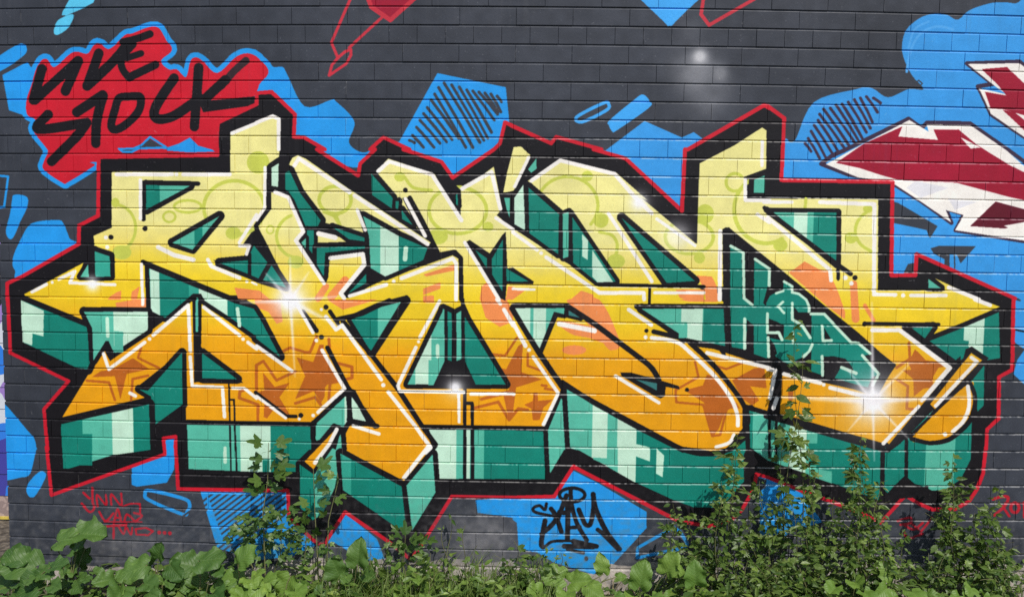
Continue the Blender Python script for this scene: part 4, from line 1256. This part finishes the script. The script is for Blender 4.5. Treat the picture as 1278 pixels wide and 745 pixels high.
def weed(xb, Yb, n, hgt, label, seed, light=True):
    r = random.Random(seed); base = at(xb, 745, Yb); base.z = 0
    root = empty('weed', base, label, 'weed', 'coarse green weeds along the middle foot of the wall')
    for i in range(n):
        a = r.uniform(0, 6.283); L_ = hgt * r.uniform(.55, 1.1); tip = Vector((math.cos(a) * L_ * r.uniform(.15, .6), math.sin(a) * L_ * .35 - .01, L_))
        path = bend((math.cos(a) * .02, math.sin(a) * .015, 0), tip, .05, 8, .01, r); VV, FF = [], []; tube(path, .003, .001, VV, FF, 4)
        obj('stem', mesh('stem', VV, FF, M_STEM, True), root); cl = Cloud()
        for k in range(r.randint(9, 15)):
            t = .15 + .85 * k / 14; j = min(6, int(t * 7)); p_ = path[j].lerp(path[j + 1], t * 7 - j); q = a + k * 2.4
            cl.leaf(p_, (math.cos(q), math.sin(q) * .8 - .15, r.uniform(-.2, .9)), (r.uniform(-.5, .5), -.6, .8), r.uniform(.045, .10) * (1.15 - .5 * t), wid=r.uniform(.5, .95))
        tag(obj('foliage', mesh('foliage', cl.V, cl.F, M_BURB2 if light else M_SAP), root), kind='stuff')
M_BURB2 = leaf_material('weed_leaf', (.07, .14, .02), (.26, .34, .07), .45, .28, 60)
for q in ((382, -.22, 5, .20, 'weed between the two lobed-leaf saplings'), (415, -.34, 6, .19, 'weed in front of the thin twin-stemmed sapling'),
          (458, -.16, 6, .22, 'leafy weed right under the small blue triangle'), (486, -.36, 6, .18, 'low weed in front of the short dark sapling'),
          (530, -.18, 6, .24, 'leafy weed just left of the red outline point'), (556, -.38, 6, .2, 'weed at the start of the bare grey bricks'),
          (592, -.24, 5, .23, 'weed against the dusty grey bricks'), (622, -.36, 6, .2, 'weed in front of the bare concrete strip'),
          (652, -.22, 6, .2, 'weed just left of the bright burdock under the black tag'), (770, -.4, 4, .15, 'small weed in front of the pale footing, between two burdock plants'),
          (360, -.5, 6, .16, 'weed low in front of the tall leafy sapling')):
    weed(*q, seed=int(q[0]))

# ------------------------------------------------------------------ grass and low ground cover
gr = np.random.default_rng(5)
def grass(n, xr, yr, hr, name, mat, label, wd=.0035):
    V, Fq = [], []
    for i in range(n):
        px = gr.uniform(*xr); Y = gr.uniform(*yr); b = at(px, 745, Y); b.z = 0
        if noise.noise(Vector((b.x * 3, b.y * 3, 5))) < gr.uniform(-.5, .25): continue
        h = gr.uniform(*hr) * (1 - .3 * abs(Y)); a = gr.uniform(0, 6.283); ln = gr.uniform(.1, .75) * h; dx, dy = math.cos(a), math.sin(a) * .7
        sx, sy = -math.sin(a) * wd, math.cos(a) * wd; k0 = len(V)
        for t in (0, .35, .7, 1):
            w_ = (1 - t ** 2) ; z = h * (t - .28 * t * t * (ln / h)); q = ln * t * t
            yb = min(b.y + dy * q, -.012)
            V += [(b.x + dx * q - sx * w_, yb - sy * w_, z), (b.x + dx * q + sx * w_, yb + sy * w_, z + .001)]
        Fq += [(k0 + 2 * j, k0 + 2 * j + 1, k0 + 2 * j + 3, k0 + 2 * j + 2) for j in range(3)]
    return tag(obj(name, mesh(name, V, Fq, mat), None), label, 'grass', kind='stuff')
grass(5500, (-80, 1360), (-1.2, -.03), (.04, .17), 'grass', M_GRS, 'short green grass and weeds at the foot of the wall')
grass(1700, (370, 690), (-.45, -.03), (.10, .32), 'tall_grass', M_GRS, 'longer tangled grass below the middle of the mural')
grass(1500, (370, 1360), (-.8, -.03), (.05, .2), 'dry_grass', M_DRY, 'dry pale stalks among the green weeds', .0022)
cl = Cloud()
for i in range(15000):
    px = gr.uniform(-80, 1360); Y = gr.uniform(-1.5, -.02); b = at(px, 745, Y); b.z = 0
    if noise.noise(Vector((b.x * 2.2, b.y * 2.2, 9))) < gr.uniform(-.6, .15): continue
    if 560 < px < 800 and Y > -.16 and gr.random() < .7: continue
    h = gr.uniform(.01, .13) * (1.2 if px < 360 or px > 840 else .8); a = gr.uniform(0, 6.283)
    if 370 < px < 700: h *= 1.5
    if px > 840: h *= 1.5
    slim = gr.random() < (.6 if 370 < px < 700 else .25)
    cl.leaf((b.x, b.y, h), (math.cos(a), math.sin(a), gr.uniform(-.3, .8 if slim else .5)), (gr.uniform(-.5, .5), gr.uniform(-.9, .1), 1), gr.uniform(.025, .065) * (1.5 if slim else 1), wid=gr.uniform(.35, .6) if slim else gr.uniform(.9, 1.6))
tag(obj('ground_cover', mesh('ground_cover', cl.V, cl.F, M_SHR)), 'mixed small-leaved weeds covering the soil', 'ground cover', kind='stuff')

# ------------------------------------------------------------------ board wall glimpsed past the left corner
def patch_material(name, cols, sc=2.2):
    m, t, b = nodes(name); N = t.nodes; Lk = t.links
    g = N.new('ShaderNodeNewGeometry'); n = N.new('ShaderNodeTexNoise'); n.inputs['Scale'].default_value = sc; n.inputs['Detail'].default_value = 3; Lk.new(g.outputs['Position'], n.inputs['Vector'])
    r = N.new('ShaderNodeValToRGB'); r.color_ramp.interpolation = 'CONSTANT'; e = r.color_ramp.elements; e[0].color = (*s2l(cols[0]), 1); e[1].position = .38; e[1].color = (*s2l(cols[1]), 1)
    for i, c in enumerate(cols[2:]): q = e.new(.46 + .07 * i); q.color = (*s2l(c), 1)
    Lk.new(n.outputs[0], r.inputs[0]); Lk.new(r.outputs[0], b.inputs['Base Color']); b.inputs['Roughness'].default_value = .6
    return m
M_P1 = patch_material('graffiti_boards', [(60, 60, 150), (40, 120, 215), (200, 205, 215), (150, 120, 190), (30, 30, 40)], 1.7)
M_P2 = patch_material('bare_boards', [(150, 130, 125), (165, 145, 138), (140, 122, 118), (170, 150, 140)], 6)
M_Y = concrete('yellow_paint', (.55, .42, .07))
bw = empty('board_wall', (-4.2, 1.1, 0), 'painted board wall set back past the left corner of the brick wall', 'wall')
Z_BARE = at(4, 622, 1.1).z; z = 0.0; i = 0
while z < 3.1:
    h = .145
    V, Fq = slab(-2.2, 1.62, 0, .03, z, z + h - .006)
    o = obj('board', mesh('board', V, Fq, M_P2 if z < Z_BARE else M_P1), bw); o.location = (0, rb.uniform(-.004, .004), 0); z += h; i += 1
for zz in (at(4, 647, 1.1).z, at(4, 658, 1.1).z):
    V, Fq = slab(-2.2, 1.62, -.012, -.002, zz, zz + .018); obj('yellow_stripe', mesh('yellow_stripe', V, Fq, M_Y), bw)
